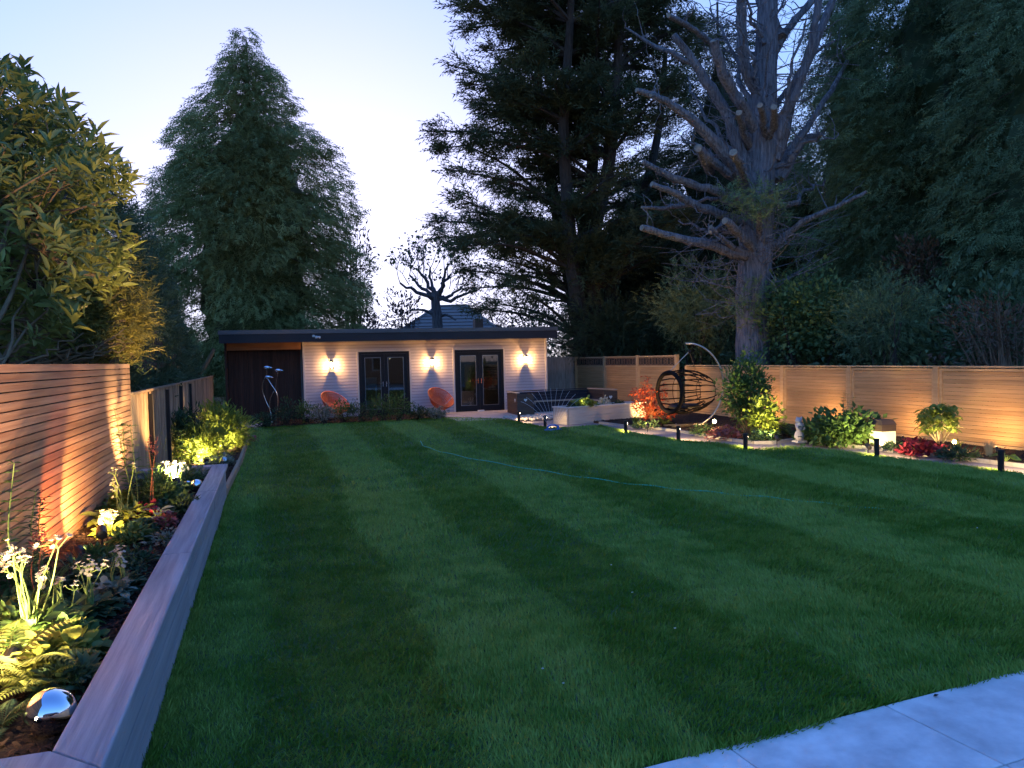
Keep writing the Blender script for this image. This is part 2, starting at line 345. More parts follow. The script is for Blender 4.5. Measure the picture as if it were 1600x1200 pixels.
def make_grass():
    Ps = []; Sz = []
    for (y0, y1, dens, sc) in ((2.7, 4.6, 11500, 1.12), (4.6, 6.5, 7600, 1.12), (6.5, 10, 3400, 1.45), (10, 15, 1400, 2.0), (15, 22, 650, 2.7)):
        n = int((y1-y0)*10.6*dens)
        P = np.stack([rng.uniform(-.7, 9.9, n), rng.uniform(y0, y1, n)], 1)
        # only the part of the lawn within the picture and a margin to both sides
        keep = inside(lawn_poly, P) & (P[:, 0] < P[:, 1]*1.25+1.2) & (P[:, 0] > -P[:, 1]*.2-1)
        P = P[keep]; Ps.append(P); Sz.append(np.full(len(P), sc))
    # shaggy fringe hanging over the edges
    E = []
    for i in range(len(lawn_poly)):
        p, q = lawn_poly[i], lawn_poly[(i+1) % len(lawn_poly)]; L = np.linalg.norm(q-p); k = int(L*(1100 if min(p[1], q[1]) < 5 else 420))
        t = rng.random(k)[:, None]; nrm = A(q[1]-p[1], -(q[0]-p[0]))/(L+1e-9)
        E.append(p+(q-p)*t+nrm*(rng.normal(0, .014, k)+.05*(vnoise(t[:, 0]*L*5, 0*t[:, 0]+i, 33)-.45)*(min(p[1], q[1]) < 5))[:, None])
    E = np.concatenate(E); E = E[(E[:, 0] < E[:, 1]*1.3+2)]; Ps.append(E); Sz.append(np.where(E[:, 1] < 6, 1.45, 1.9))
    P = np.concatenate(Ps); S = np.concatenate(Sz); n = len(P)
    X, Y = P[:, 0], P[:, 1]
    wob = X+.22*(vnoise(Y*.35, X*.3, 3)-.5)+.12*(vnoise(X*2.2, Y*2.2, 4)-.5)+.08*(vnoise(X*7, Y*7, 12)-.5)
    ph = ((wob+rng.normal(0, .03, n)-.87)/1.93) % 1.0
    band = np.floor((wob+rng.normal(0, .045, n)-.87)/.965).astype(int) % 2 == 0          # light stripe
    st = np.interp(Y, [2.8, 7.5], [.35, 1.0])*np.interp(X, [-.5, 1.5], [.6, 1])
    nz = vnoise(X*.9, Y*.9, 5); nz2 = vnoise(X*4, Y*4, 6)
    lean = np.where(band, 1., -1.)                                  # rolled away / towards the house
    D = np.stack([rng.normal(0, .55, n), lean*.55+rng.normal(0, .45, n), rng.uniform(.55, 1.2, n)], 1)
    N = np.stack([rng.normal(0, .6, n), -np.ones(n), rng.normal(0, .6, n)], 1)
    tint = np.clip(np.where(ph < .5, .38+.27*st*(1-ph*1.5), .38-.10*st)+.42*(nz-.5)+.50*(nz2-.5)+.46*(vnoise(X*11, Y*11, 21)-.5)+rng.normal(0, .13, n), 0, .82)  # sheen of the rolled stripes is also put into the blade colour
    dry = rng.random(n) < .012+.03*(vnoise(X*2, Y*2, 9) > .78); tint[dry] = 1.0
    L = (rng.uniform(.020, .042, n)+.018*nz+.02*(rng.random(n) < .04))*np.minimum(S, 1.5); Wd = .0032*S*rng.uniform(.7, 1.3, n)
    P3 = np.column_stack([P, np.full(n, .018)])
    tm = (A(0, -.5, 0, 0, .5, 0, .58, .30, .05, 1, -.1, -.06).reshape(-1, 3), [(0, 1, 2), (0, 2, 3)])
    V, T = scatter(P3, D, N, L, Wd, tm)
    o = tri_mesh('lawn_grass', V, T, np.repeat(tint, 4), M['leaf_blade'])
    tag(o, 'striped short mown grass covering the lawn', 'grass'); print('blades', n)
make_grass()
# -- patio of large pale slabs beside the camera
PA = math.radians(4.6); PP = A(1.40, 2.845)                      # the patio lies slightly askew to the lawn
def pat(u, v): return PP+A(math.cos(PA), math.sin(PA))*u+A(-math.sin(PA), math.cos(PA))*v
patio = struct(MB().add([(-1.9, -11, 0), (11, -11, 0), (11, .004, 0), (-1.9, .004, 0)], [(0, 1, 2, 3)]).build('patio', M['grout'], None))
patio.location = (*PP, .0); patio.rotation_euler = (0, 0, PA); slab_me = None
for i in range(-2, 9):
    for j in range(0, 6):
        if slab_me is None: o = MB().box((0, 0, .016), (.922, .592, .03)).build('slab', M['slab'], patio, local=True); slab_me = o.data
        else: o = link('slab', slab_me, patio)
        b = o.modifiers.new('edge', 'BEVEL'); b.width = .003; b.segments = 1
        o.location = (.455+.93*i+.465, -.6*j-.3, rng.normal(0, .0008)); o.rotation_euler = (0, 0, rng.normal(0, .0012))
# -- planting beds
def chips(name, poly, z, n, s, label, zfun=None):
    P = np.array(poly); lo, hi = P.min(0), P.max(0); Q = rng.uniform(lo, hi, (n*3, 2)); Q = Q[inside(poly, Q)][:n]; k = len(Q)
    P3 = np.column_stack([Q, np.full(k, z)+rng.uniform(0, .02, k)]); D = rng.normal(0, 1, (k, 3)); D[:, 2] *= .35; N = rng.normal(0, .5, (k, 3)); N[:, 2] = 1
    c = Cloud(); c.add(P3, D, N, rng.uniform(.6, 1.6, k)*s, rng.uniform(.3, .8, k)*s, LEAF, rng.random(k))
    tag(c.build(name, M['chipleaf']), label, 'mulch')
M['chipleaf'] = leafmat('bark_chips', (.014, .008, .006), (.065, .034, .021), .0, .9)
bed_edge = [gz(*p)[:2] for p in [(937, 662), (987, 669), (1027, 671.5), (1063, 676), (1090, 681), (1146, 690), (1178, 694), (1206, 694), (1240, 689.5), (1300, 696), (1400, 707.5), (1500, 719), (1600, 731)]]+[A(10.15, 6.5), A(10.2, 3.1)]
bedR = bed_edge+[A(11.55, 3.1), A(11.55, 20.3), A(11.1, 21.2), A(9.6, 19.1), A(8.0, 18.6)]
sheet('flower_bed_right', bedR, .045, M['soil'], .06)
chips('bark_mulch', bedR, .045, 9000, .035, 'dark bark mulch spread under the plants along the right fence')
mb = MB()
be = subdivide([A(*p) for p in bed_edge], .3)[:-1]; be = [p for p in be if p[1] > 3.0]
be = be[:int(len(be)*.5)] if False else be
# low stone edging along the bed, a row of kerb pieces
edging = struct(thing('bed_edging', 'x', 'x'));
for k in ('label', 'category'): del edging[k]
pts = []
for i in range(len(bed_edge)-1):
    p, q = A(*bed_edge[i]), A(*bed_edge[i+1]); m = max(1, int(round(np.linalg.norm(q-p)/.6)))
    for j in range(m): pts.append((p+(q-p)*j/m, p+(q-p)*(j+1)/m))
for p, q in pts:
    MB().bar((*p, .028), (*(q-(q-p)*.01), .028), .055, .065).build('kerb', M['edging'], edging)
# -- left raised bed soil, lower bed beyond it, bed before the cabin
bedL = [(-1.58, 2.85), (-.66, 2.85), (-.66, 10.25), (-1.58, 10.25)]
sheet('flower_bed_left', bedL, .37, M['soil'], .3)
chips('bark_mulch', bedL, .37, 9000, .032, 'dark bark mulch filling the grey raised bed on the left')
bedL2 = [(-1.58, 10.4), (-.6, 10.4), (-.52, 14), (-.5, 18.4), (-.62, 19.6), (-1.58, 19.8)]
sheet('flower_bed_far_left', bedL2, .10, M['soil'], .12)
chips('bark_mulch', bedL2, .10, 3500, .035, 'bark mulch in the low timber edged bed by the left fence')
bedC = [(-.2, 21.9), A(*lawn_edge[0])+A(0, .12), A(*lawn_edge[1])+A(0, .12), (4.95, 22.6), (4.95, 24.25), (-.2, 24.25)]
sheet('flower_bed_cabin', bedC, .04, M['soil'], .05)
chips('bark_mulch', bedC, .04, 2600, .045, 'bark mulch in the narrow bed before the cabin')
t = struct(thing('timber_edging', 'x', 'x'));
for k in ('label', 'category'): del t[k]
for p, q in zip(bedL2[1:5], bedL2[2:6]): MB().bar((*p, .07), (*q, .07), .05, .17).build('board', M['timber'], t)
# -- terrace of pale pavers before the right door and round the bench
terr = sheet('terrace', [(4.96, 21.2), (11.0, 21.2), (11.0, 24.28), (4.96, 24.28)], .008, M['grout'])
pm = None
for i in range(10):
    for j in range(6):
        c = (5.27+.6*i, 24.0-.6*j+.0)
        if pm is None: o = MB().box((0, 0, .02), (.588, .588, .03)).build('paver', M['terrace'], terr, local=True); pm = o.data
        else: o = link('paver', pm, terr)
        o.location = (c[0], c[1], rng.normal(0, .001)-(.0 if j < 5 else .004))
step = sheet('store_paving', [(-1.5, 21.55), (-.25, 21.5), (-.22, 24.2), (-1.5, 24.2)], .03, M['terrace'], .05)
# cobbles at the foot of the terrace
C = Cloud()
def cobbles(name, label, c0, c1, n, parent=None):
    V0, F0 = [], []
    mb = MB()
    for i in range(n):
        x, y = rng.uniform(c0[0], c1[0]), rng.uniform(c0[1], c1[1]); r = rng.uniform(.035, .075)
        prof = [(0.01, -r*.5), (r*.8, -r*.3), (r, 0), (r*.75, r*.38), (.01, r*.52)]
        mb.lathe(prof, 7, (x, y, .02+r*.3+rng.uniform(0, .03)), rng.uniform(.8, 1.3), rng.uniform(.7, 1.1))
    o = mb.build(name, M['cobble'], parent, smooth=True, kind='stuff'); tag(o, label, 'cobbles')
cobbles('cobbles', 'brown rounded cobbles spread between the terrace and the lawn edge', (6.35, 19.75), (8.1, 21.1), 260)

# ================================================================== FENCES
def fence_run(root, p0, p1, n_panel, z0, zt, nsl, lattice=0.0, post=.10):
    """panelled fence from p0 to p1: posts, framed panels with horizontal slats"""
    p0, p1 = A(*p0), A(*p1); d = unit(p1-p0); L = np.linalg.norm(p1-p0)/n_panel; ang = math.atan2(d[1], d[0]); wl = WL[root.name]
    nrm = A(d[1], -d[0], 0) if True else None
    if np.dot(nrm[:2], -p0[:2]) < 0: nrm = -nrm                      # the side that faces the garden
    post_me = slat_me = frame_me = fret_me = cap_me = None
    sh = (zt-z0-.10)/nsl
    for i in range(n_panel+1):
        c = p0+d*L*i
        if post_me is None: o = MB().box((0, 0, 0), (post, post, zt+lattice+.02)).build('post', M['fence_frame'], root, local=True); post_me = o.data
        else: o = link('post', post_me, root)
        o.location = Vector((*c, (zt+lattice+.02)/2))-Vector(wl); o.rotation_euler = (0, 0, ang)
    for i in range(n_panel):
        c = p0+d*L*(i+.5); iw = L-post-.004
        if frame_me is None:
            mb = MB()
            for s in (-1, 1): mb.box((s*(iw/2-.03), 0, (zt+z0)/2), (.06, .05, zt-z0))
            mb.box((0, 0, zt-.022), (iw-.124, .052, .044)); mb.box((0, 0, z0+.022), (iw-.124, .052, .044))
            if lattice:
                mb.box((0, 0, zt+lattice-.02), (iw, .052, .04))
            o = mb.build('panel', M['fence_frame'], root, local=True); frame_me = o.data
        else: o = link('panel', frame_me, root)
        o.location = Vector((*c, 0))-Vector(wl); o.rotation_euler = (0, 0, ang); pan = o
        for k in range(nsl):
            if slat_me is None: q = MB().box((0, 0, 0), (iw-.126, .018, sh-.004)).build('slat', M['fence'], pan, local=True); slat_me = q.data
            else: q = link('slat', slat_me, pan)
            q.location = (0, rng.normal(0, .0015), z0+.05+sh*(k+.5)); q.rotation_euler = (.055*(-1 if np.dot(nrm[:2], A(-math.sin(ang), math.cos(ang))) < 0 else 1), 0, 0)
        # cap rail
        if not lattice:
            if cap_me is None: q = MB().box((0, 0, zt+.034), (L-.004, .11, .028)).build('cap_rail', M['fence_frame'], pan, local=True); cap_me = q.data
            else: q = link('cap_rail', cap_me, pan)
        else:
            if fret_me is None:
                mb = MB(); fw_, n = iw-.01, 6; h = lattice-.05; zc = zt+h/2+.005
                for s in (0, 1): mb.box((0, 0, zt+.008+s*(h-.016)), (fw_, .014, .016))
                for s in (-1, 1): mb.box((s*(fw_/2-.01), 0, zc), (.02, .013, h-.034))
                cw = (fw_-.04)/n
                for a in range(n):
                    xc = -fw_/2+.02+cw*(a+.5)
                    for rr, tt in ((h*.40, .016), (h*.20, .014)):
                        an = np.linspace(0, 2*math.pi, 18, endpoint=False)
                        mb.tube(np.stack([xc+rr*np.cos(an), 0*an, zc+rr*np.sin(an)], 1), tt/2, 4, closed=True)
                    for s in (-1, 1):
                        for b in (-1, 1): mb.bar((xc+s*h*.28, 0, zc+b*h*.28), (xc+s*cw*.5, 0, zc+b*(h*.5-.01)), .012, .016, (0, 1, 0))
                q = mb.build('fretwork', M['fret'], pan, local=True); fret_me = q.data
            else: q = link('fretwork', fret_me, pan)
            bs_ = MB().box((0, -.014*math.copysign(1, np.dot(nrm[:2], A(-math.sin(ang), math.cos(ang)))), zt+(lattice-.05)/2+.005), (iw-.014, .004, lattice-.06)).build('backing', M['darkpost'], pan, local=True)
M['fret'] = pmat('brown_fretwork', (.20, .12, .075), (.26, .16, .10), rough=.6)
f = thing('panel_fence', 'honey brown slatted panel fence running along the right side bed', 'fence', (11.6, 3.0, 0))
fence_run(f, (11.6, 2.2), (11.6, 19.8), 8, .05, 1.37, 17)
f = thing('lattice_fence', 'slatted fence with dark fretwork strip along its top behind the egg chair', 'fence', (11.6, 20.4, 0))
fence_run(f, (11.58, 20.35), (11.0, 26.8), 3, .05, 1.40, 17, .31)
# weathered close-board fence behind the bench
f = thing('board_fence', 'weathered grey vertical board fence between cabin and lattice fence', 'fence', (9.9, 27.0, 0))
bm_ = MB().box((0, 0, .87), (.142, .02, 1.74)).build('board', M['greyfence'], f, local=True); bm_.location = (-.95, 0, 0)
for i in range(1, 15):
    o = link('board', bm_.data, f, loc=(-.95+.147*i, rng.normal(0, .004), rng.normal(0, .012)))
MB().box((0, .04, 1.3), (2.2, .05, .07)).build('rail', M['greyfence'], f, local=True)
# left cedar slat screen
f = thing('slat_screen', 'tall cedar screen of horizontal slats with dark gaps on the left', 'fence', (-1.6, 6, 0))
SL_Y0, SL_Y1, nS = 2.4, 10.12, 24
sp = (1.79-.32)/nS; sm = None
for k in range(nS):
    if sm is None: o = MB().box((0, 0, 0), (.022, SL_Y1-SL_Y0, sp-.009)).build('slat', M['cedar'], f, local=True); sm = o.data
    else: o = link('slat', sm, f)
    o.location = (rng.normal(0, .0015), (SL_Y0+SL_Y1)/2-6, .32+sp*(k+.5))
for y in (2.5, 4.4, 6.3, 8.2, 10.06):
    MB().box((-1.655, y, .9), (.075, .075, 1.76)).build('post', M['darkpost'], f)
MB().box((-1.72, 6.26, 1.0), (.01, 7.7, 1.55)).build('backing_board', M['darkpost'], f)
# left far fence of vertical boards with dark posts
f = thing('board_fence', 'low brown board fence with dark posts running to the dark store', 'fence', (-1.6, 17, 0))
post_y = [gx(x, 640, -1.6)[1] for x in (232, 259, 281, 296)]; print('post y', post_y)
bmsh = None; y = 10.2
while y < 24.1:
    if bmsh is None: o = MB().box((0, 0, .71), (.02, .122, 1.40)).build('board', M['oldfence'], f, local=True); bmsh = o.data
    else: o = link('board', bmsh, f)
    o.location = (rng.normal(0, .004), y+.06-17, rng.normal(0, .006)); y += .125
MB().box((-1.6, 17.15, 1.425), (.07, 13.9, .03)).build('cap_rail', M['oldfence'], f)
for y in post_y: MB().box((-1.565, y, .69), (.05, .085, 1.37)).build('post', M['darkpost'], f)

# ================================================================== RAISED BED WALL (grey painted timber)
rb = thing('raised_bed', 'grey painted timber raised bed wall with wide coping beside the lawn', 'raised bed', (-.6, 6.5, 0))
for a, b in ((2.72, 5.62), (5.62, 8.3), (8.3, 10.42)):
    for k in range(3):
        MB().box((-.60, (a+b)/2, .07+.144*k), (.05+rng.normal(0, .001), b-a-.003, .139)).build('face_board', M['coping2'], rb)
for k in range(3):
    MB().box((-1.12, 2.745, .07+.144*k), (.98, .05, .139)).build('face_board', M['coping2'], rb)
    MB().box((-1.12, 10.40, .07+.144*k), (.98, .05, .139)).build('face_board', M['coping2'], rb)
cz = .458
def coping(poly):
    o = MB().prism(poly, cz-.025, cz+.022).build('coping', M['coping'], rb)
    b = o.modifiers.new('edge', 'BEVEL'); b.width = .009; b.segments = 2
XO, XI, Y0o, Y0i = -.548, -.735, 2.69, 2.875
coping([(XO, Y0o), (XO, 5.618), (XI, 5.618), (XI, Y0i)])
coping([(XO, 5.624), (XO, 8.298), (XI, 8.298), (XI, 5.624)])
coping([(XO, 8.304), (XO, 10.47), (XI, 10.29), (XI, 8.304)])
coping([(XO-.004, Y0o), (XI-.004, Y0i), (-1.6, Y0i), (-1.6, Y0o)])
coping([(XO-.004, 10.474), (-1.56, 10.474), (-1.56, 10.294), (XI-.004, 10.294)])

# ================================================================== PLANTER BOX
pl = thing('planter_box', 'pale timber raised planter box beside the corner bench', 'planter', (7.2, 18.25, 0))
pa, pb = A(7.2, 18.25), A(9.75, 18.93); pd = unit(pb-pa); pn = A(-pd[1], pd[0]); pc, pe = pb+pn*.52, pa+pn*.52
def wall2(p, q, z0, z1, th, mat, par, name): return MB().bar((*p, (z0+z1)/2), (*q, (z0+z1)/2), th, z1-z0).build(name, mat, par)
for k in range(2):
    z0, z1 = .004+.21*k, .004+.21*k+.206
    wall2(pa+pd*.05, pb, z0, z1, .06, M['planter'], pl, 'sleeper'); wall2(pe+pd*.05, pc, z0, z1, .06, M['planter'], pl, 'sleeper')
    wall2(pa-pn*.03, pe+pn*.03, z0, z1, .06, M['planter'], pl, 'sleeper'); wall2(pb-pn*.03, pc+pn*.03, z0, z1, .06, M['planter'], pl, 'sleeper')
wall2(pa-pd*.05, pb+pd*.02, .426, .456, .11, M['trim'], pl, 'cap'); wall2(pe-pd*.05, pc+pd*.02, .426, .456, .11, M['trim'], pl, 'cap')
wall2(pa+pn*.056, pe-pn*.056, .426, .456, .11, M['trim'], pl, 'cap')
MB().prism([pa+pn*.04+pd*.04, pb+pn*.04-pd*.04, pc-pn*.04-pd*.04, pe-pn*.04+pd*.04], .3, .40).build('soil', M['soil'], pl)
# ================================================================== CABIN
cab = thing('garden_cabin', 'long low garden cabin with pale board cladding and flat dark roof', 'cabin', (4, 24.3, 0))
YF = 24.3; XL, XR = .98, 8.9; ZT = 2.40
doors = [(2.66, 4.24), (5.72, 7.36)]; DH = 2.04
# cladding: overlapping boards, wedge section
mb = MB(); pitch = .0945; nb = int(ZT/pitch)+1
for k in range(nb):
    z0, z1 = k*pitch, min((k+1)*pitch-.011, ZT)
    spans = [(XL+.06, XR-.06)]
    if z0 < DH+.03:
        spans = []; x = XL+.06
        for a, b in doors: spans.append((x, a-.03)); x = b+.03
        spans.append((x, XR-.06))
    for a, b in spans:
        V = [(a, YF-.014, z1), (b, YF-.014, z1), (b, YF-.026, z0), (a, YF-.026, z0), (a, YF+.01, z1), (b, YF+.01, z1), (b, YF+.01, z0), (a, YF+.01, z0)]
        mb.add(V, [(3, 2, 1, 0), (7, 6, 2, 3), (0, 1, 5, 4), (0, 4, 7, 3), (1, 2, 6, 5)])
mb.build('cladding', M['clad'], cab, kind='stuff')
for x in (XL+.03, XR-.03): MB().box((x, YF-.02, ZT/2), (.058, .07, ZT)).build('corner_trim', M['trim'], cab)
# walls behind, with openings
mb = MB(); xs = [XL, *[v for d in doors for v in d], XR]
for a, b in ((xs[0], xs[1]), (xs[2], xs[3]), (xs[4], xs[5])): mb.box(((a+b)/2, YF+.08, ZT/2), (b-a, .12, ZT))
for a, b in doors: mb.box(((a+b)/2, YF+.08, (DH+ZT)/2+.0), (b-a, .12, ZT-DH))
mb.box((XL-.0, YF+2.1, ZT/2), (.12, 3.9, ZT)); mb.box((XR-.06, YF+2.1, ZT/2), (.118, 3.9, ZT)); mb.box(((XL+XR)/2, YF+4.1, ZT/2), (XR-XL, .12, ZT))
mb.build('wall', M['interior'], cab)
MB().box(((XL+XR)/2, YF+2.08, .012), (XR-XL-.13, 3.88, .02)).build('floor', M['floorwood'], cab)
# dark clad open store on the left
MB().box((-1.22, YF+2, 1.2), (.06, 4.2, 2.4)).build('store_side_wall', M['darkwood'], cab)
MB().box((-.15, YF+.22, 1.15), (2.1, .04, 2.3)).build('store_back', M['darkpost'], cab)
bd = None
for i in range(15):
    x = -1.17+.143*(i+.5)
    if bd is None: o = MB().box((0, 0, 1.10), (.136, .022, 2.2)).build('board', M['darkwood'], cab, local=True); bd = o.data
    else: o = link('board', bd, cab)
    o.location = (x-4, .18+rng.normal(0, .003), 0)
MB().box((-.13, YF-.02, 2.27), (2.14, .09, .22)).build('header_beam', M['beam'], cab)
# roof
rf = MB().box((3.83, 26.1, 2.56), (10.32, 5.1, .30)).build('roof', M['fascia'], cab)
MB().box((3.83, 26.1, 2.415), (10.24, 5.02, .012)).build('soffit', M['trim'], rf)
MB().box((3.83, 23.535, 2.485), (10.36, .022, .25)).build('fascia_board', M['fascia'], rf)
MB().box((3.83, 23.525, 2.672), (10.40, .05, .118)).build('edge_trim', M['fascia_lip'], rf)
MB().box((9.0, 26.1, 2.675), (.05, 5.1, .12)).build('edge_trim', M['fascia_lip'], rf)
# french doors
def french_door(x0, x1):
    fr = MB()
    for x in (x0+.035, x1-.035): fr.box((x, YF-.02, DH/2), (.07, .11, DH))
    fr.box(((x0+x1)/2, YF-.02, DH-.035), (x1-x0-.142, .11, .07)); fr.box(((x0+x1)/2, YF-.02, .02), (x1-x0-.142, .11, .038))
    dfo = fr.build('door_frame', M['anth'], cab)
    MB().box(((x0+x1)/2, YF-.035, DH+.028), (x1-x0+.08, .06, .05)).build('head_trim', M['trim'], dfo)
    for x in (x0-.03, x1+.03): MB().box((x, YF-.035, DH/2), (.05, .06, DH)).build('side_trim', M['trim'], dfo)
    xm = (x0+x1)/2
    for s, a, b in ((-1, x0+.074, xm-.003), (1, xm+.003, x1-.074)):
        lf = MB(); st = .105; zb, zt = .045, DH-.074; yy = YF-.025
        for x in (a+st/2, b-st/2): lf.box((x, yy, (zb+zt)/2), (st, .06, zt-zb))
        lf.box(((a+b)/2, yy, zt-st/2), (b-a-2*st-.002, .06, st)); lf.box(((a+b)/2, yy, zb+.09), (b-a-2*st-.002, .06, .18))
        leaf = lf.build('door', M['anth'], cab)
        MB().box(((a+b)/2, yy+.005, (zb+.18+zt-st)/2), (b-a-2*st+.01, .012, zt-st-zb-.18+.01)).build('pane', M['glass'], leaf)
        be_ = MB(); gx0, gx1, g0, g1 = a+st, b-st, zb+.18, zt-st
        for x in (gx0+.008, gx1-.008): be_.box((x, yy-.024, (g0+g1)/2), (.014, .016, g1-g0))
        for z in (g0+.008, g1-.008): be_.box(((gx0+gx1)/2, yy-.024, z), (gx1-gx0-.03, .016, .014))
        be_.build('glazing_bead', M['bead'], leaf)
        hx = b-.05 if s < 0 else a+.05
        h = MB().box((hx, yy-.036, 1.02), (.03, .012, .16)); h.bar((hx, yy-.06, 1.05), (hx+.11*(-1 if s < 0 else 1), yy-.06, 1.05), .014, .016)
        h.bar((hx, yy-.03, 1.05), (hx, yy-.062, 1.05), .014, .014); h.build('handle', M['steel'], leaf)
for a, b in doors: french_door(a, b)
# things inside, seen through the glass
t = thing('armchair', 'pale armchair with tan cushion behind the left glass doors', 'armchair', (3.05, 25.2, .02))
MB().box((3.05, 25.25, .30), (.62, .6, .22)).build('seat', M['fabric'], t)
o = MB().box((3.05, 25.55, .78), (.62, .14, .85)).build('backrest', M['fabric'], t)
for x in (2.70, 3.40): MB().box((x, 25.25, .38), (.08, .6, .5)).build('arm', M['fabric'], t)
for x in (2.78, 3.32):
    for y in (25.0, 25.5): MB().box((x, y, .10), (.05, .05, .16)).build('leg', M['darkwood'], t)
MB().box((3.08, 25.42, .68), (.42, .12, .42), Matrix.Rotation(.2, 3, 'X')).build('cushion', M['tan'], t)
for i, x in enumerate((3.9, 6.2)):
    p = thing('pendant_lamp', ('small lit pendant lamp inside behind the left glass doors', 'small lit pendant lamp inside behind the right glass doors')[i], 'lamp', (x, 26.2, 1.9))
    MB().tube([(x, 26.2, 2.4), (x, 26.2, 1.98)], .006, 5).build('cord', M['black'], p)
    MB().lathe([(.02, .08), (.05, .06), (.075, 0)], 14, (x, 26.2, 1.9)).build('shade', M['brass'], p, smooth=True)
    MB().lathe([(.005, -.03), (.026, -.01), (.026, .01), (.005, .03)], 10, (x, 26.2, 1.90)).build('bulb', M['bulb'], p, smooth=True)
    ld = bpy.data.lights.new('pendant_light', 'POINT'); ld.energy = .6; ld.color = (1, .75, .45); ld.shadow_soft_size = .04
    link('pendant_light', ld, p, loc=(0, 0, -.06))
t = thing('vase', 'white vase of pale twigs on the floor behind the right glass doors', 'vase', (6.35, 24.75, .02))
MB().lathe([(.06, 0), (.085, .06), (.075, .14), (.04, .2), (.05, .22)], 14, (6.35, 24.75, .02)).build('vase_body', M['white'], t, smooth=True)
mb = MB()
for i in range(7):
    a = rng.uniform(0, 6.28); mb.tube([(6.35, 24.75, .2), (6.35+.05*math.cos(a), 24.75+.05*math.sin(a), .33), (6.35+.1*math.cos(a), 24.75+.1*math.sin(a), .42+.06*rng.random())], .006, 4)
mb.build('twigs', M['petal'], t)
# house door mat strip before right door
t = MB().box((6.52, 24.1, .055), (.2, .12, .04)).build('door_wedge', M['white'], None); tag(t, 'small white block at the foot of the right glass doors', 'doorstop')
# security light on the fascia
t = thing('security_light', 'small white twin headed security light on the dark roof fascia', 'security light', (1.36, 23.5, 2.5))
MB().box((1.36, 23.505, 2.50), (.07, .03, .07)).build('bracket', M['white'], t)
for s in (-1, 1): MB().tube([(1.36+s*.02, 23.49, 2.50), (1.36+s*.07, 23.45, 2.52-s*.02), (1.36+s*.10, 23.42, 2.51-s*.02)], [.016, .028, .034], 9).build('head', M['white'], t)

# wall lanterns
def lantern(x, z, label):
    y = YF-.024; t = thing('wall_lantern', label, 'wall lantern', (x, y, z), 'wall lanterns on the cabin')
    MB().box((x, y-.008, z), (.10, .016, .26)).build('back_plate', M['steel'], t)
    cy = y-.095
    MB().box((x, cy, z+.13), (.115, .115, .02)).build('top_cap', M['steel'], t)
    MB().box((x, cy, z-.13), (.115, .115, .02)).build('bottom_cap', M['steel'], t)
    mb = MB()
    for a in (-1, 1):
        for b in (-1, 1): mb.box((x+a*.052, cy+b*.052, z), (.008, .008, .24))
    mb.build('frame', M['steel'], t)
    MB().tube([(x, cy, z-.12), (x, cy, z-.07)], .014, 8).build('lamp_holder', M['white'], t)
    MB().lathe([(.01, -.075), (.034, -.062), (.036, 0), (.034, .06), (.01, .072)], 14, (x, cy, z)).build('bulb', M['bulb'], t, smooth=True)
    MB().box((x, y-.02, z+.115), (.04, .02, .03)).build('arm', M['steel'], t)
    ld = bpy.data.lights.new('lantern_light', 'POINT'); ld.energy = LANTERN_W; ld.color = (1, .48, .13); ld.shadow_soft_size = .03
    link('lantern_light', ld, t, loc=(0, cy-y-.045, 0))
LANTERN_W = 8.0
lantern(1.83, 1.67, 'lit wall lantern left of the left glass doors, above an orange chair')
lantern(4.97, 1.67, 'lit wall lantern between the two pairs of glass doors')
lantern(8.13, 1.69, 'lit wall lantern right of the right glass doors, above the bench')

# round string chairs
def string_chair(px, py, Y, label, n_dir, rad=.40):
    c = gy(px, py, Y); t = thing('string_chair', label, 'chair', (c[0], c[1], .03), 'orange string chairs before the cabin')
    n = unit(A(*n_dir)); u = unit(np.cross(A(0, 0, 1), n)); v = np.cross(n, u); an = np.linspace(0, 2*math.pi, 40, endpoint=False)
    rim = c+np.outer(np.cos(an), u)*rad+np.outer(np.sin(an), v)*rad*1.08
    MB().tube(rim, .014, 7, closed=True).build('rim', M['orange'], t, smooth=True)
    apex = c-n*.30-v*.10; base = apex+np.outer(np.cos(an), u)*.13+np.outer(np.sin(an), v)*.13
    MB().tube(base[::2], .011, 6, closed=True).build('seat_ring', M['black'], t)
    mb = MB()
    for k in range(0, 40):
        a = an[k]; q = apex+(math.cos(a)*u+math.sin(a)*v)*.13
        p0 = rim[k]; mid = (p0+q)/2-n*.07
        mb.tube([p0, mid, q], .011, 4, cap=False)
        b = (an[k]+an[(k+1) % 40])/2; p1 = c+(math.cos(b)*u+math.sin(b)*v*1.08)*rad; q1 = apex+(math.cos(b)*u+math.sin(b)*v)*.10
        mb.tube([p1, (p1+q1)/2-n*.07, q1], .011, 4, cap=False)
    for rr, dd in ((.8, .12), (.55, .24), (.36, .31)):
        mb.tube(c+np.outer(np.cos(an), u)*rad*rr+np.outer(np.sin(an), v)*rad*1.08*rr-n*dd-v*.10*(1-rr), .006, 4, closed=True)
    mb.build('woven_cords', M['orange'], t, kind='stuff')
    for k in range(3):
        a = 2*math.pi*k/3+.5; top = apex+(math.cos(a)*u+math.sin(a)*v)*.12; ft = A(apex[0]+.30*math.cos(a), apex[1]+.26*math.sin(a), .05)
        MB().tube([top, (top+ft)/2+A(.02*math.cos(a), 0, -.02), ft], .012, 6).build('leg', M['black'], t)
string_chair(524, 627, 23.55, 'orange round string chair under the left lantern, partly behind shrubs', (.38, -.50, .80), .44)
string_chair(689, 620.5, 23.5, 'orange round string chair beside the right glass doors', (.28, -.58, .76), .42)

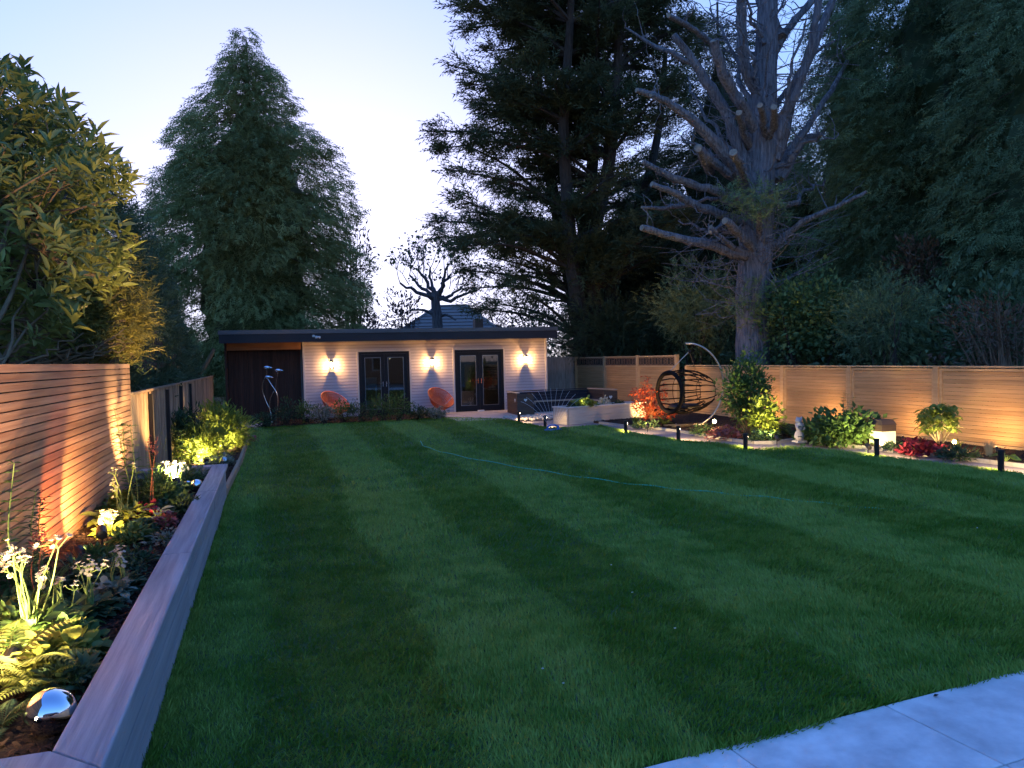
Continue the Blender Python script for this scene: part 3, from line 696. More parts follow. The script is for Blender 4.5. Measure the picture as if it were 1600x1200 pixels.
# steel flower sculpture before the dark store
YS = 22.9; b0 = gy(427, 660, YS)
t = thing('steel_sculpture', 'tall polished steel sculpture of curved stems with small heads before dark store', 'sculpture', (b0[0], YS, .04))
def rodpx(pts, r, name='stem', dy=0):
    P = np.array([gy(x, y, YS) for x, y in pts]); k = len(P); tt = np.linspace(0, k-1, k*5)
    Q = np.array([[np.interp(q, range(k), P[:, j]) for j in range(3)] for q in tt])
    for _ in range(6): Q[1:-1] = (Q[:-2]+2*Q[1:-1]+Q[2:])/4
    Q[:, 1] += dy*np.sin(np.linspace(0, 3, len(Q))); Q[:, 2] = np.maximum(Q[:, 2], .03)
    MB().tube(Q, r, 7).build(name, M['steel'], t, smooth=True)
rodpx([(414.5, 589), (409.6, 600.6), (410, 612), (415.6, 627.8), (423, 641), (425, 664)], .013, dy=.1)
rodpx([(418.4, 592), (424, 601), (430.6, 610), (434.4, 619.4), (433.5, 640), (431, 664)], .013, dy=-.08)
rodpx([(428, 611), (422, 623), (421, 640), (427, 664)], .010, dy=.05)
for x, y, yy in ((417, 574, 615), (434.5, 578.5, 620), (418.5, 589, 600)):
    p = gy(x, y, YS)
    h = MB().lathe([(.01, -.05), (.055, -.035), (.075, 0), (.055, .03), (.01, .045)], 12, p, 1.25, .8).build('head', M['mirror'], t, smooth=True)
    MB().tube([p+A(.06, -.02, .0), p+A(.12, -.03, -.015), p+A(.15, -.03, -.03)], [.028, .018, .004], 7).build('beak', M['mirror'], h, smooth=True)
rodpx([(417, 576), (416.5, 582), (417, 589)], .004); rodpx([(434.5, 580), (432, 595), (430, 609)], .003)

# ================================================================== CORNER BENCH
bn = thing('corner_bench', 'dark boarded corner bench with heart motifs on its end panels', 'bench', (8.5, 22.5, .03))
BP = [A(7.0, 21.75), A(7.08, 23.0), A(9.95, 23.3), A(10.25, 21.7)]; HB = .66; SD = .52; HS = .36
def offs(P, d):
    out = []
    for i in range(len(P)):
        dirs = []
        if i > 0: dirs.append(unit(P[i]-P[i-1]))
        if i < len(P)-1: dirs.append(unit(P[i+1]-P[i]))
        ns = [A(q[1], -q[0]) for q in dirs]; m = unit(sum(ns)); out.append(P[i]+m*d/np.dot(m, ns[0]))
    return out
inn = offs(BP, SD); thk = offs(BP, .06)
for i in range(3):
    p, q = BP[i], BP[i+1]; nrm = A(unit(q-p)[1], -unit(q-p)[0])
    for k in range(6):
        m = M['benchside'] if i != 1 else M['bench']
        MB().bar((*(p+nrm*.02), .085+.104*k), (*(q+nrm*.02), .085+.104*k), .03, .099).build('outer_board', m, bn)
        if k > 2: MB().bar((*(thk[i]), .085+.104*k), (*(thk[i+1]), .085+.104*k), .03, .099).build('back_board', M['bench'], bn)
    a, b = inn[i], inn[i+1]
    for k in range(3): MB().bar((*a, .085+.104*k), (*b, .085+.104*k), .03, .099).build('front_board', M['bench'], bn)
    MB().prism([thk[i], thk[i+1], inn[i+1]+nrm*.03, inn[i]+nrm*.03], HS, HS+.028).build('seat', M['bench'], bn)
    MB().bar((*(a+nrm*.046), HS+.014), (*(b+nrm*.046), HS+.014), .03, .034).build('seat_edge', M['benchtop'], bn)
    MB().prism([p-nrm*.01, q-nrm*.01, thk[i+1]+nrm*.03, thk[i]+nrm*.03], HB+.02, HB+.045).build('top_cap', M['benchtop' if i != 1 else 'bench'], bn)
for p, q in ((BP[0], inn[0]), (BP[3], inn[3])):
    for k in range(6 if False else 6): MB().bar((*p, .085+.104*k), (*q, .085+.104*k), .03, .099).build('end_board', M['benchside'], bn)
def heart(c, u, s, par):
    """flat heart plaque in the plane of u and z"""
    tt = np.linspace(0, 2*math.pi, 28, endpoint=False); x = 16*np.sin(tt)**3/17; y = (13*np.cos(tt)-5*np.cos(2*tt)-2*np.cos(3*tt)-np.cos(4*tt))/17
    n = A(u[1], -u[0], 0); P = c+np.outer(x*s, A(*u, 0))+np.outer(y*s, A(0, 0, 1)); k = len(P)
    V = np.concatenate([P, P+n*.008]); MB().add(V, [tuple(range(k)), tuple(range(2*k-1, k-1, -1))]+[(i, k+i, k+(i+1) % k, (i+1) % k) for i in range(k)]).build('heart', M['heart'], par)
e0 = unit(inn[0]-BP[0]); heart(A(*(BP[0]+e0*.26-A(e0[1], -e0[0])*(-.018)), .48), e0, .055, bn)
dL = unit(BP[0]-BP[1]); heart(A(*(BP[1]+dL*1.05+A(-.006, 0)), .47), dL, .065, bn)
e3 = unit(inn[3]-BP[3]); heart(A(*(BP[3]+e3*.26), .47)+A(0, -.026, 0), -e3, .06, bn)

# ================================================================== EGG CHAIR
ec = A(*gz(1081, 669)[:2]); d_ec = np.dot(np.array([*ec, 0])-_C, _fw); R_, Fh = _r0.copy(), A(math.sin(YAW), math.cos(YAW), 0)
eg = thing('hanging_egg_chair', 'hanging egg chair of black rods in a C shaped steel stand', 'egg chair', (*ec, .03))
s_px = d_ec/F
cc = at(1075, 602, d_ec); rad = 64*s_px
an = np.radians(np.linspace(93, -112, 60)); arc = cc+np.outer(np.cos(an), R_)*rad*.86+np.outer(np.sin(an), A(0, 0, 1))*rad*1.02
MB().tube(arc, .024, 10).build('stand_hoop', M['brushed'], eg, smooth=True)
base_z = .075; mid = A(*at(1080, 668, d_ec)); mid[2] = base_z
MB().bar(mid-R_*.62+Fh*.1, mid+R_*.38+Fh*.1, .09, .03).build('base_bar', M['brushed'], eg)
MB().bar(mid-R_*.5-Fh*.35, mid+R_*.45+Fh*.42, .08, .03).build('base_bar', M['brushed'], eg)
low = arc[np.argmin(arc[:, 2])]; MB().tube([A(low[0], low[1], base_z), low], .03, 8).build('base_socket', M['brushed'], eg)
ax = unit(R_*.9+Fh*.436); hz = unit(np.cross(A(0, 0, 1), ax)); rc = at(1046, 613, d_ec-.1)
hw, hh = .50, 32*s_px; t60 = np.linspace(0, 2*math.pi, 48, endpoint=False)
ring = rc+np.outer(np.cos(t60), hz)*hw*.93+np.outer(np.sin(t60), A(0, 0, 1))*hh*.97
MB().tube(ring, .048, 9, closed=True).build('opening_ring', M['rattan'], eg, smooth=True)
ln = 1.16; ths = [20, 38, 55, 72, 90, 108, 125, 142, 160, 178, 0, 200, 340, 218, 322, 232, 308, 244, 296, 256, 284, 264, 276, 270]
for q in ths:
    a = math.radians(q+rng.normal(0, 2)); P = []
    for s, sc in ((0, .97), (.3, 1.07), (.6, 1.0), (.85, .80), (1.0, .58+.06*rng.random())):
        P.append(rc+ax*(ln*s*(1 if s < 1 else rng.uniform(.95, 1.02)))+hz*math.cos(a)*hw*sc+A(0, 0, 1)*(math.sin(a)*hh*sc+rng.normal(0, .006)))
    MB().tube(P, [.018, .016, .015, .014, .010], 6).build('rod', M['rattan'], eg)
for s, sc in ((.42, 1.03), (.92, .70)):
    MB().tube(rc+ax*ln*s+np.outer(np.cos(t60[::2]), hz)*hw*sc+np.outer(np.sin(t60[::2]), A(0, 0, 1))*hh*sc, .007, 5, closed=True).build('hoop', M['rattan'], eg)
cu = MB().lathe([(.02, -.07), (.30, -.06), (.38, 0), (.32, .06), (.02, .08)], 18, rc+ax*.42-A(0, 0, hh*.74), 1.05, .95).build('cushion', M['black'], eg, smooth=True)
tip = arc[0]; hub = at(1077, 549, d_ec)
MB().tube([tip, hub], .010, 6).build('chain', M['steel'], eg)
MB().tube([hub, rc+A(0, 0, hh*.99)], .009, 5).build('strap', M['brushed'], eg); MB().tube([hub, rc+ax*ln*.7+A(0, 0, hh*.86)], .009, 5).build('strap', M['brushed'], eg)
MB().lathe([(.01, -.04), (.035, -.02), (.035, .02), (.01, .04)], 10, hub).build('hook', M['black'], eg)

# ================================================================== BOLLARDS, LAMPS
def bollard(px, py, h, label, W=.9):
    c = gz(px, py); x, y = c[0], c[1]; t = thing('bollard_light', label, 'bollard light', (x, y, .02), 'black bollard lights along the lawn edge')
    MB().lathe([(.050, 0), (.050, .012), (.040, .014), (.040, h*.90)], 18, (x, y, .0)).build('post', M['black'], t, smooth=False)
    pth = unit(A(.92, .40, 0))     # light leaves on the path side, under a hood
    MB().lathe([(.043, h*.90), (.046, h*.91), (.046, h), (.040, h+.012), (.01, h+.015)], 18, (x, y, 0)).build('hood', M['black'], t)
    mb = MB(); k = 7; a = np.linspace(math.atan2(pth[1], pth[0])-.75, math.atan2(pth[1], pth[0])+.75, k)
    V = [(x+.0415*math.cos(q), y+.0415*math.sin(q), z) for z in (h*.80, h*.885) for q in a]
    mb.add(V, [(i, i+1, k+i+1, k+i) for i in range(k-1)]).build('lens', M['lens'], t)
    ld = bpy.data.lights.new('bollard_light_source', 'SPOT'); ld.energy = W*BOLL; ld.color = (1, .70, .34); ld.spot_size = math.radians(130); ld.spot_blend = .5; ld.shadow_soft_size = .015
    o = link('bollard_light_source', ld, t, loc=(pth[0]*.058, pth[1]*.058, h*.84-.02)); o.rotation_euler = Vector((pth[0]*.7, pth[1]*.7, -.9)).to_track_quat('-Z', 'Y').to_euler()
BOLL = 11.0
for bi, (px, py, h, lb) in enumerate(((811, 660.5, .30, 'black bollard light by the cobbles, farthest from the camera'), (852, 668, .29, 'black bollard light beside the blue sprinkler'),
    (978, 678.5, .29, 'black bollard light in front of the red acer bed'), (1060, 690, .30, 'black bollard light at the foot of the egg chair'),
    (1165, 704.5, .30, 'black bollard light in front of the tall lit shrub'), (1370, 716.5, .31, 'black bollard light in front of the white box lantern'),
    (1564, 740, .32, 'black bollard light at the right edge, nearest the camera'))): bollard(px, py, h, lb, .28 if bi < 2 else .9)
def spot(loc, tgt, W, label, size=80, col=(1, .70, .34), h=.16, blend=.6, r=.038, hood=True):
    loc = A(*loc); t = thing('spike_spotlight', label, 'spotlight', tuple(loc), 'spike spotlights in the beds')
    d = unit(A(*tgt)-loc-A(0, 0, h)); c = loc+A(0, 0, h)
    MB().tube([loc-A(0, 0, .05), c-A(0, 0, .0)], [.006, .012], 6).build('spike', M['black'], t)
    MB().tube([c-d*.06, c-d*.055, c+d*.055], [.02, r, r], 14).build('housing', M['black'], t)
    MB().tube([c+d*.056, c+d*.060], [r*.86, r*.86], 14).build('lens', M['lens'], t)
    ld = bpy.data.lights.new('spot_source', 'SPOT'); ld.energy = W; ld.color = col; ld.spot_size = math.radians(size); ld.spot_blend = blend; ld.shadow_soft_size = .03
    o = link('spot_source', ld, t, loc=tuple(c+d*.066-loc)); o.rotation_euler = Vector(d).to_track_quat('-Z', 'Y').to_euler()
    return t
# box lantern on the right bed
c = gz(1379, 694, .05); bxl = thing('box_lantern', 'square garden lantern with lit white body and grey cap by the fence', 'lantern', (c[0], c[1], .05))
s_ = .30; MB().box((c[0], c[1], .05+.12), (s_, s_, .24)).build('diffuser', M['box_lit'], bxl)
MB().box((c[0], c[1], .05+.30), (s_+.012, s_+.012, .12)).build('body_band', M['benchside'], bxl)
MB().box((c[0], c[1], .05+.40), (s_+.03, s_+.03, .09), taper=.72).build('cap', M['benchside'], bxl)
ld = bpy.data.lights.new('lantern_glow', 'POINT'); ld.energy = 1.2; ld.color = (1, .74, .4); ld.shadow_soft_size = .05; link('lantern_glow', ld, bxl, loc=(-.22, -.18, .05))
# stone ornament
c = gz(1249, 691, .05); st = thing('stone_ornament', 'pale stone figurine standing at the corner of the bed edge', 'ornament', (c[0], c[1], .05))
MB().box((c[0], c[1], .068), (.2, .17, .035)).build('base', M['stone'], st)
MB().lathe([(.05, .03), (.085, .06), (.096, .11), (.088, .16), (.060, .21), (.052, .235), (.066, .27), (.078, .32), (.072, .355), (.04, .37)], 18, (c[0], c[1], .05), 1, .82).build('body', M['stone'], st, smooth=True)
hd = MB().lathe([(.03, .355), (.055, .375), (.062, .41), (.05, .445), (.015, .465)], 14, (c[0]-.01, c[1], .05), 1.05, .9).build('head', M['stone'], st, smooth=True)
for s in (-1, 1):
    MB().tube([(c[0]+s*.042, c[1], .485), (c[0]+s*.055, c[1], .53)], [.022, .008], 7).build('ear', M['stone'], st)
    MB().tube([(c[0]+s*.07, c[1]-.02, .37), (c[0]+s*.075, c[1]-.06, .31), (c[0]+s*.02, c[1]-.085, .28)], [.022, .020, .016], 7).build('arm', M['stone'], st, smooth=True)
# mirror balls
def ball(loc, r, label):
    t = thing('mirror_ball', label, 'mirror ball', tuple(loc), 'mirror balls in the left bed')
    a = np.linspace(-math.pi/2+.02, math.pi/2-.02, 25); MB().lathe([(r*math.cos(q), r*math.sin(q)) for q in a], 40, A(*loc)+A(0, 0, r*.94)).build('sphere', M['mirror'], t, smooth=True)
    MB().lathe([(r*.2, 0), (r*.2, .012)], 16, loc).build('foot', M['black'], t)
b = gz(80, 1155, .37); ball((b[0]-.01, b[1]+.05, .37), .088, 'large polished steel ball in the near corner of the raised bed')
b = gz(307, 768, .37); ball((b[0], b[1], .37), .07, 'small polished steel ball near the far end of the coping')
b = gz(291, 768, .37); ball((b[0], b[1]+.15, .37), .05, 'smallest polished steel ball beside another ball in the raised bed')
b = gz(350, 726, .10); ball((b[0], b[1], .10), .07, 'polished steel ball in the low bed beyond the raised wall')
# sprinkler, hose
b = gz(864, 672, .02); sp_ = thing('lawn_sprinkler', 'blue plastic lawn sprinkler throwing a fan of fine jets', 'sprinkler', (b[0], b[1], .02))
MB().prism([b[:2]+A(-.2, -.06), b[:2]+A(.2, -.06), b[:2]+A(.2, .06), b[:2]+A(-.2, .06)], .02, .045).build('base', M['blue'], sp_)
MB().tube([b+A(-.13, 0, .09), b+A(-.05, 0, .115), b+A(.05, 0, .115), b+A(.13, 0, .09)], .022, 8).build('spray_bar', M['blue'], sp_)
for s in (-1, 1): MB().tube([b+A(s*.13, 0, .02), b+A(s*.13, 0, .10)], .025, 8).build('end_block', M['blue'], sp_)
for i in range(11):
    th = math.radians(-42+80*i/10); v0 = 4.6; vx, vz = v0*math.sin(th), v0*math.cos(th); P = []
    lat = R_*.8+Fh*.6
    for tt in np.linspace(0, .26, 10): P.append(b+R_*((i-5)*.02)+A(0, 0, .13)+R_*vx*tt*.8+Fh*.25*tt+A(0, 0, vz*tt-4.9*tt*tt))
    MB().tube(P, np.linspace(.0022, .0032, 10), 4).build('water_jet', M['water'], sp_)
hp = [(657, 692), (662, 697), (690, 706), (740, 717), (820, 731), (900, 744), (980, 755), (1060, 764), (1150, 772), (1235, 780), (1320, 788), (1400, 795)]
P = np.array([gz(x, y, .05) for x, y in hp]); k = len(P); tt = np.linspace(0, k-1, k*8)
Q = np.array([[np.interp(q, range(k), P[:, j]) for j in range(3)] for q in tt])
for _ in range(12): Q[1:-1] = (Q[:-2]+2*Q[1:-1]+Q[2:])/4
Q[:, 2] = .036+.008*np.sin(np.arange(len(Q))*.7)-np.clip((np.arange(len(Q))-len(Q)*.78)/len(Q)*.09, 0, .02); Q[0:6, 2] += np.linspace(.04, 0, 6)
Q[:, 2] += .010; tag(MB().tube(Q, .008, 7).build('garden_hose', M['hose'], smooth=True), 'thin green hose lying in a curve across the lawn', 'hose')
# petals on the lawn, a dead leaf on the patio
for px, py in ((955, 883), (988, 926), (1055, 982), (848, 1045), (880, 1068), (1527, 825)):
    c = gz(px, py, .045); mb = MB(); a = rng.uniform(0, 6.28); s = rng.uniform(.007, .012)
    mb.add(A(*c)+np.array([(s*math.cos(a+q)*(1 if i % 2 else .55), s*math.sin(a+q)*(1 if i % 2 else .55), .004*(i % 2)) for i, q in enumerate(np.linspace(0, 6.28, 7)[:-1])]), [(0, 1, 2, 3, 4, 5)])
    tag(mb.build('fallen_petal', M['petal']), 'tiny white petal fallen on the striped lawn', 'petal', 'petals on the lawn')
c = gz(1458, 1088, .034); mb = MB(); mb.add(A(*c)+np.array([(0, 0, 0), (.016, .006, .008), (.03, 0, .002), (.022, -.014, .012), (.008, -.012, .004)]), [(0, 1, 2, 3, 4)])
tag(mb.build('dead_leaf', M['darkpost']), 'small dark dead leaf lying on the pale patio slab', 'leaf')
# ================================================================== TREES
def twisty(p, q, n, amp, r):
    p, q = A(*p), A(*q); t = np.linspace(0, 1, n)[:, None]; P = p+(q-p)*t; w_ = np.cumsum(r.normal(0, 1, (n, 3)), 0); w_ = w_-w_[:1]-(w_[-1:]-w_[:1])*t
    return P+w_*amp
def behind(x, y, X): return at(x, y, gx(x, 560, X) @ _fw-_C @ _fw)
def curve(P, n=8, smooth=2):
    P = np.array(P, float); k = len(P); tt = np.linspace(0, k-1, n)
    Q = np.array([[np.interp(q, range(k), P[:, j]) for j in range(3)] for q in tt])
    for _ in range(smooth): Q[1:-1] = (Q[:-2]+2*Q[1:-1]+Q[2:])/4
    return Q
def sprays(cl, c, out, n, spread, L, r, droop=.35, tint=.5, tm=FROND, flat=1.0, tsd=.2):
    """a clump of n sprays about point c, growing towards out"""
    P = c+r.normal(0, 1, (n, 3))*A(spread, spread, spread*flat)
    D = out+r.normal(0, .55, (n, 3)); D[:, 2] -= droop*r.random(n)
    N = r.normal(0, .45, (n, 3)); N[:, 2] += 1
    cl.add(P, D, N, L*r.uniform(.6, 1.25, n), L*r.uniform(.75, 1.1, n), tm, np.clip(tint+r.normal(0, tsd, n), 0, 1))
def conifer(name, label, base, H, prof, nb, per, fl, mat, seed, group=None, droop=.6, trunk_r=.3, zlo=.03, size=.85, bark='bark_dark', core=.62, tm=FROND):
    """trunk, limbs and overlapping drooping boughs, each bough a billow shingled with sprays, round a dense lumpy heart"""
    r = np.random.default_rng(seed); base = A(*base); t = thing(name, label, 'tree', tuple(base), group)
    zf, rr = np.array([p[0] for p in prof]), np.array([p[1] for p in prof])
    MB().tube(curve([base, base+A(.1, 0, H*.5), base+A(0, .1, H*.97)], 9), np.linspace(trunk_r, .03, 9), 9).build('trunk', M[bark], t)
    cl = Cloud(); wood = MB(); zz = np.linspace(zlo, 1, 200); ww = np.interp(zz, zf, rr)+.25; cdf = np.cumsum(ww)/ww.sum()
    for i in range(nb):
        f = float(np.interp(r.random(), cdf, zz)); a = r.uniform(0, 2*math.pi); R0 = float(np.interp(f, zf, rr)); R = R0*r.uniform(.80, 1.12) if r.random() < .8 else R0*r.uniform(.5, .8)
        o = A(math.cos(a), math.sin(a), 0); sd = A(-o[1], o[0], 0); s = size*r.uniform(.65, 1.25)*min(1, .35+R0/2.2)
        p0 = base+A(0, 0, f*H); c = p0+o*max(0, R-s*.8)+A(0, 0, -droop*s*.3)
        if i % 3 == 0: wood.tube(curve([p0+A(0, 0, .1*R), p0+o*R*.5+A(0, 0, .14*R), c], 6, 1), np.linspace(.012+.008*R, .006, 6), 4, cap=False)
        n = int(per*(s/size)**1.6)+6; E = unit(r.normal(0, 1, (n, 3))+A(0, 0, .35)+o*.35); q = r.uniform(.72, 1.06, n)[:, None]
        rad, lat, ver = s*1.15, s*.85, s*.62
        L = (E @ o)[:, None]*o*rad+(E @ sd)[:, None]*sd*lat+E[:, 2:]*A(0, 0, ver); P = c+L*q; P[:, 2] -= droop*.45*np.clip((E @ o), 0, 1)**2*s
        Nn = unit((E @ o)[:, None]*o/rad+(E @ sd)[:, None]*sd/lat+E[:, 2:]*A(0, 0, 1)/ver)
        D = o*.75+A(0, 0, -droop*.7)+E*.45+r.normal(0, .28, (n, 3)); sh = r.normal(.5, .13)
        cl.add(P, D, Nn+r.normal(0, .25, (n, 3)), fl*r.uniform(.65, 1.25, n), fl*r.uniform(.8, 1.15, n), tm, np.clip(sh+r.normal(0, .16, n), 0, 1))
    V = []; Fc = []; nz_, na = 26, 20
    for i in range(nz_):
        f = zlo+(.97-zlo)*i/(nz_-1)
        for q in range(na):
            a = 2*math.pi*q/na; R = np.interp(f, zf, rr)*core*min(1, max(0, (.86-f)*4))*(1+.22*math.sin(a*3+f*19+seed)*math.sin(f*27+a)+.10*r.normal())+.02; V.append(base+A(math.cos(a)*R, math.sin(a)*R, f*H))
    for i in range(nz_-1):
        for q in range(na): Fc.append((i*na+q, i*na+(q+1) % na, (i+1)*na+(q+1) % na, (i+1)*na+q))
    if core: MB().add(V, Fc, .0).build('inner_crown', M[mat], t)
    wood.build('limbs', M[bark], t, kind='stuff'); cl.build('crown', M[mat], t)
    return t
def px_r(px, d): return px*d/F
# big cypress left of centre
d = 33.; b = at(402, 560, d); top = at(389, 50, d)[2]
pf = lambda y, hwpx: (at(395, y, d)[2]/top, px_r(hwpx, d))
prof = [(z_, q_*(1+.07*min(1, z_*1.6))) for z_, q_ in [(0, 4.6), pf(500, 160), pf(420, 158), pf(350, 146), pf(300, 130), pf(250, 118), pf(200, 92), pf(150, 62), pf(110, 34), pf(80, 22), (1, .12)]]
conifer('cypress_tree', 'tall cone shaped cypress tree rising behind the dark store', (b[0], b[1], 0), top, prof, 520, 95, .42, 'leaf_conifer', 11, trunk_r=.22, droop=.75, size=.90, core=.46)
# dark wide cypress in the middle with many stems
def macrocarpa():
    r = np.random.default_rng(5); d = 30.; b = at(935, 560, d); t = thing('spreading_cypress_tree', 'huge dark spreading cypress tree behind the cabin roof and lattice fence', 'tree', (b[0], b[1], 0))
    W = lambda x, y, dd=0: at(x, y, d+dd)
    stems = [[(b[0], b[1], 0), W(905, 420), W(925, 280), W(930, 180), W(930, 60), W(928, -120)], [(b[0]-.3, b[1], 0), W(888, 420, 1), W(868, 320, 1), W(845, 200, 1.5), W(838, 60, 2), W(835, -60, 2)],
             [(b[0]+.4, b[1]+.3, 0), W(915, 400, -1), W(950, 280, -1), W(962, 160, -1.5), W(968, 40, -2), W(975, -90, -2)], [(b[0]-.2, b[1]-.4, 0), W(893, 430, -1.2), W(888, 330, -1.5), W(878, 200, -2), W(890, 60, -2.5), W(895, -60, -3)],
             [(b[0]+.6, b[1]-.2, 0), W(950, 440, .8), W(1000, 330, 1), W(1030, 210, 2), W(1040, 80, 2)]]
    ST = [curve(s, 14, 1) for s in stems]
    for s in ST: MB().tube(s, np.linspace(.36, .10, 14), 8).build('stem', M['bark_dark'], t)
    cl = Cloud(); wood = MB()
    tips = [(712, -40), (700, 8), (705, 48), (693, 98), (712, 128), (655, 205), (662, 236), (690, 262), (694, 300), (662, 345), (668, 372), (690, 392), (712, 420), (722, 452), (760, 470), (722, 480),
            (735, 20), (745, 80), (730, 160), (735, 215), (720, 330), (745, 365), (760, 400), (790, 440), (770, 300), (780, 240), (785, 130), (790, 50)]
    limbs = [(x, y, r.uniform(-3, 3)) for x, y in tips]
    for i in range(190):
        x = r.uniform(770, 1100); y = r.uniform(-140, 430); limbs.append((x, y, r.uniform(-4.5, 4.5)))
    for i in range(26): limbs.append((r.uniform(700, 830), r.uniform(-140, 440), r.uniform(-4, 4)))
    for x, y, dd in limbs:
        tip = W(x, y, dd); s = ST[r.integers(0, 4)]; j = np.argmin(np.abs(s[:, 2]-max(1.5, tip[2]-r.uniform(.4, 2.2)))); p0 = s[j]
        L = np.linalg.norm(tip-p0); o = unit(tip-p0); Q = curve([p0, p0+(tip-p0)*.5+A(0, 0, .08*L), tip], 9, 1)
        wood.tube(Q, np.linspace(.04+.012*L, .012, 9), 5, cap=False)
        n = int(4+L*3.2) if y < 400 else int(3+L*2.2); sh = r.normal(.45, .15)
        for k in range(n):
            f = 1-(.72 if y < 300 else .6)*r.random()**1.4; q = Q[min(8, int(f*8))]+r.normal(0, .10, 3)+unit(np.cross(o, A(0, 0, 1)))*r.normal(0, .16*L*(1.05-f)+.08)
            sprays(cl, q, o*1.0+A(0, 0, .16), 9, .22, .54, r, .15, sh, FROND, .42)
            if r.random() < .3:
                wood.tube(curve([Q[min(8, int(f*8))], q], 3, 0), [.014, .01, .006], 4, cap=False)
    # bare twiggy branches low down
    for i in range(60):
        s = ST[r.integers(0, 4)]; p0 = s[r.integers(1, 6)]; a = r.uniform(0, 6.28); q = p0+A(math.cos(a), math.sin(a), r.uniform(-.1, .7))*r.uniform(1, 3.2)
        wood.tube(curve([p0, (p0+q)/2+r.normal(0, .25, 3), q], 6, 1), np.linspace(.035, .008, 6), 4, cap=False)
    wood.build('limbs', M['bark_dark'], t, kind='stuff'); cl.build('crown', M['leaf_macro'], t)
macrocarpa()
# pruned pine with sawn stubs
def pruned():
    r = np.random.default_rng(3); d = 20.5; t0 = at(1176, 566, d); t = thing('pruned_tree', 'grey trunked pruned tree with many sawn off limbs behind the fence', 'tree', (t0[0], t0[1], 0))
    def W(cx, cy, dd=0): return at(960+cx/2, cy/2, d+dd)
    tr = curve([(t0[0], t0[1], 0), W(432, 1100), W(428, 950), W(442, 800), W(448, 640), W(462, 450), W(470, 250), W(478, 60), W(482, -140)], 22, 1)
    MB().tube(tr, np.interp(np.linspace(0, 1, 22), [0, .15, .4, .6, .8, 1], [.52, .42, .45, .38, .31, .24])*np.random.default_rng(1).uniform(.93, 1.07, 22), 16).build('trunk', M['bark'], t)
    LB = [([(440, 800), (370, 792), (300, 765), (180, 740), (90, 712)], .18, .10, -2.4), ([(450, 800), (410, 745), (345, 688)], .17, .12, -1.6), ([(440, 805), (360, 770), (300, 710)], .12, .06, -1.8),
          ([(440, 700), (330, 670), (240, 635), (190, 602), (115, 578)], .16, .08, -1.6), ([(250, 640), (150, 651), (85, 648)], .08, .05, -1.0), ([(440, 630), (330, 600), (240, 575), (170, 550), (90, 505)], .17, .08, -1.2),
          ([(445, 610), (380, 520), (300, 430), (240, 370), (150, 310), (70, 280)], .24, .08, -1.6), ([(440, 590), (385, 450), (350, 350), (290, 260), (240, 180), (185, 108)], .22, .10, -.6), ([(245, 195), (120, 140), (35, 88)], .09, .03, .4),
          ([(455, 430), (400, 330), (345, 250), (310, 130)], .19, .14, -1.5), ([(435, 620), (400, 530), (373, 478)], .15, .13, -1.8), ([(480, 450), (465, 380), (458, 328)], .13, .10, -1.6), ([(470, 440), (500, 395), (497, 335)], .13, .11, -2.0),
          ([(500, 480), (520, 400), (580, 250), (620, 130), (640, -20)], .18, .10, -.8), ([(500, 500), (560, 280), (600, 200), (690, -20)], .22, .11, .3), ([(500, 560), (540, 480), (600, 400), (680, 280), (730, 190)], .15, .06, 1.0), ([(520, 560), (590, 430), (650, 420)], .16, .07, 1.2),
          ([(490, 180), (540, 90), (630, -10)], .16, .10, .5), ([(450, 300), (405, 200), (395, 60), (398, -30)], .20, .14, -.9), ([(310, 140), (250, 92), (170, 48)], .10, .07, -1.8), ([(490, 775), (540, 732), (590, 692), (700, 642), (790, 600)], .13, .05, -1.2),
          ([(470, 790), (455, 720), (448, 660)], .11, .09, -1.4), ([(300, 540), (262, 462)], .13, .11, -1.5), ([(380, 560), (300, 500), (258, 462)], .15, .12, -1.3), ([(355, 690), (300, 725)], .06, .05, -1.9), ([(150, 308), (110, 300)], .05, .05, -1.7), ([(520, 120), (470, 30), (440, -40)], .2, .14, .6), ([(430, 470), (400, 400), (385, 350)], .13, .10, -1.2)]
    TW = []
    for pts, r0, r1, dd in LB:
        k = len(pts); Q = curve([W(x, y, dd*(i/(k-1))) for i, (x, y) in enumerate(pts)], max(8, k*4), 2); Q = Q+r.normal(0, .012, Q.shape)
        rad = np.linspace(r0*.86, r1*.82, len(Q))*r.uniform(.9, 1.12, len(Q)); lb = MB().tube(Q, rad, 9).build('limb', M['bark'], t)
        for _k in range(5):
            s0 = Q[r.integers(2, len(Q))]; TW.append((s0, s0+r.normal(0, .38, 3)+A(0, 0, .22)))
        e = unit(Q[-1]-Q[-2]); MB().tube([Q[-1]-e*.002, Q[-1]+e*.012], [rad[-1]*.93, rad[-1]*.90], 12).build('sawn_end', M['cutwood'], lb)
    tw = MB()
    for s0, s1 in TW: tw.tube(twisty(s0, s1, 7, .05, r), np.linspace(.022, .004, 7), 4, cap=False)
    for x0, y0, x1, y1, dd in ((470, 330, 350, 60, -1), (455, 520, 210, 430, 1), (440, 640, 160, 640, .8), (500, 420, 600, 60, -1), (505, 520, 700, 420, -.6), (480, 260, 560, -40, 1.2), (450, 380, 300, 20, .8), (430, 720, 200, 690, 1.0), (505, 640, 660, 560, 1.2), (440, 560, 230, 240, 1.4), (470, 200, 390, -60, -.8), (495, 350, 690, 130, .8)):
        Q = twisty(W(x0, y0), W(x1, y1, dd), 18, .06, r); MB().tube(Q, np.linspace(.085, .018, 18), 7).build('limb', M['bark'], t)
        for k in range(7):
            s0 = Q[r.integers(5, 18)]; tw.tube(twisty(s0, s0+r.normal(0, .5, 3)+A(0, 0, .3), 7, .05, r), np.linspace(.018, .004, 7), 4, cap=False)
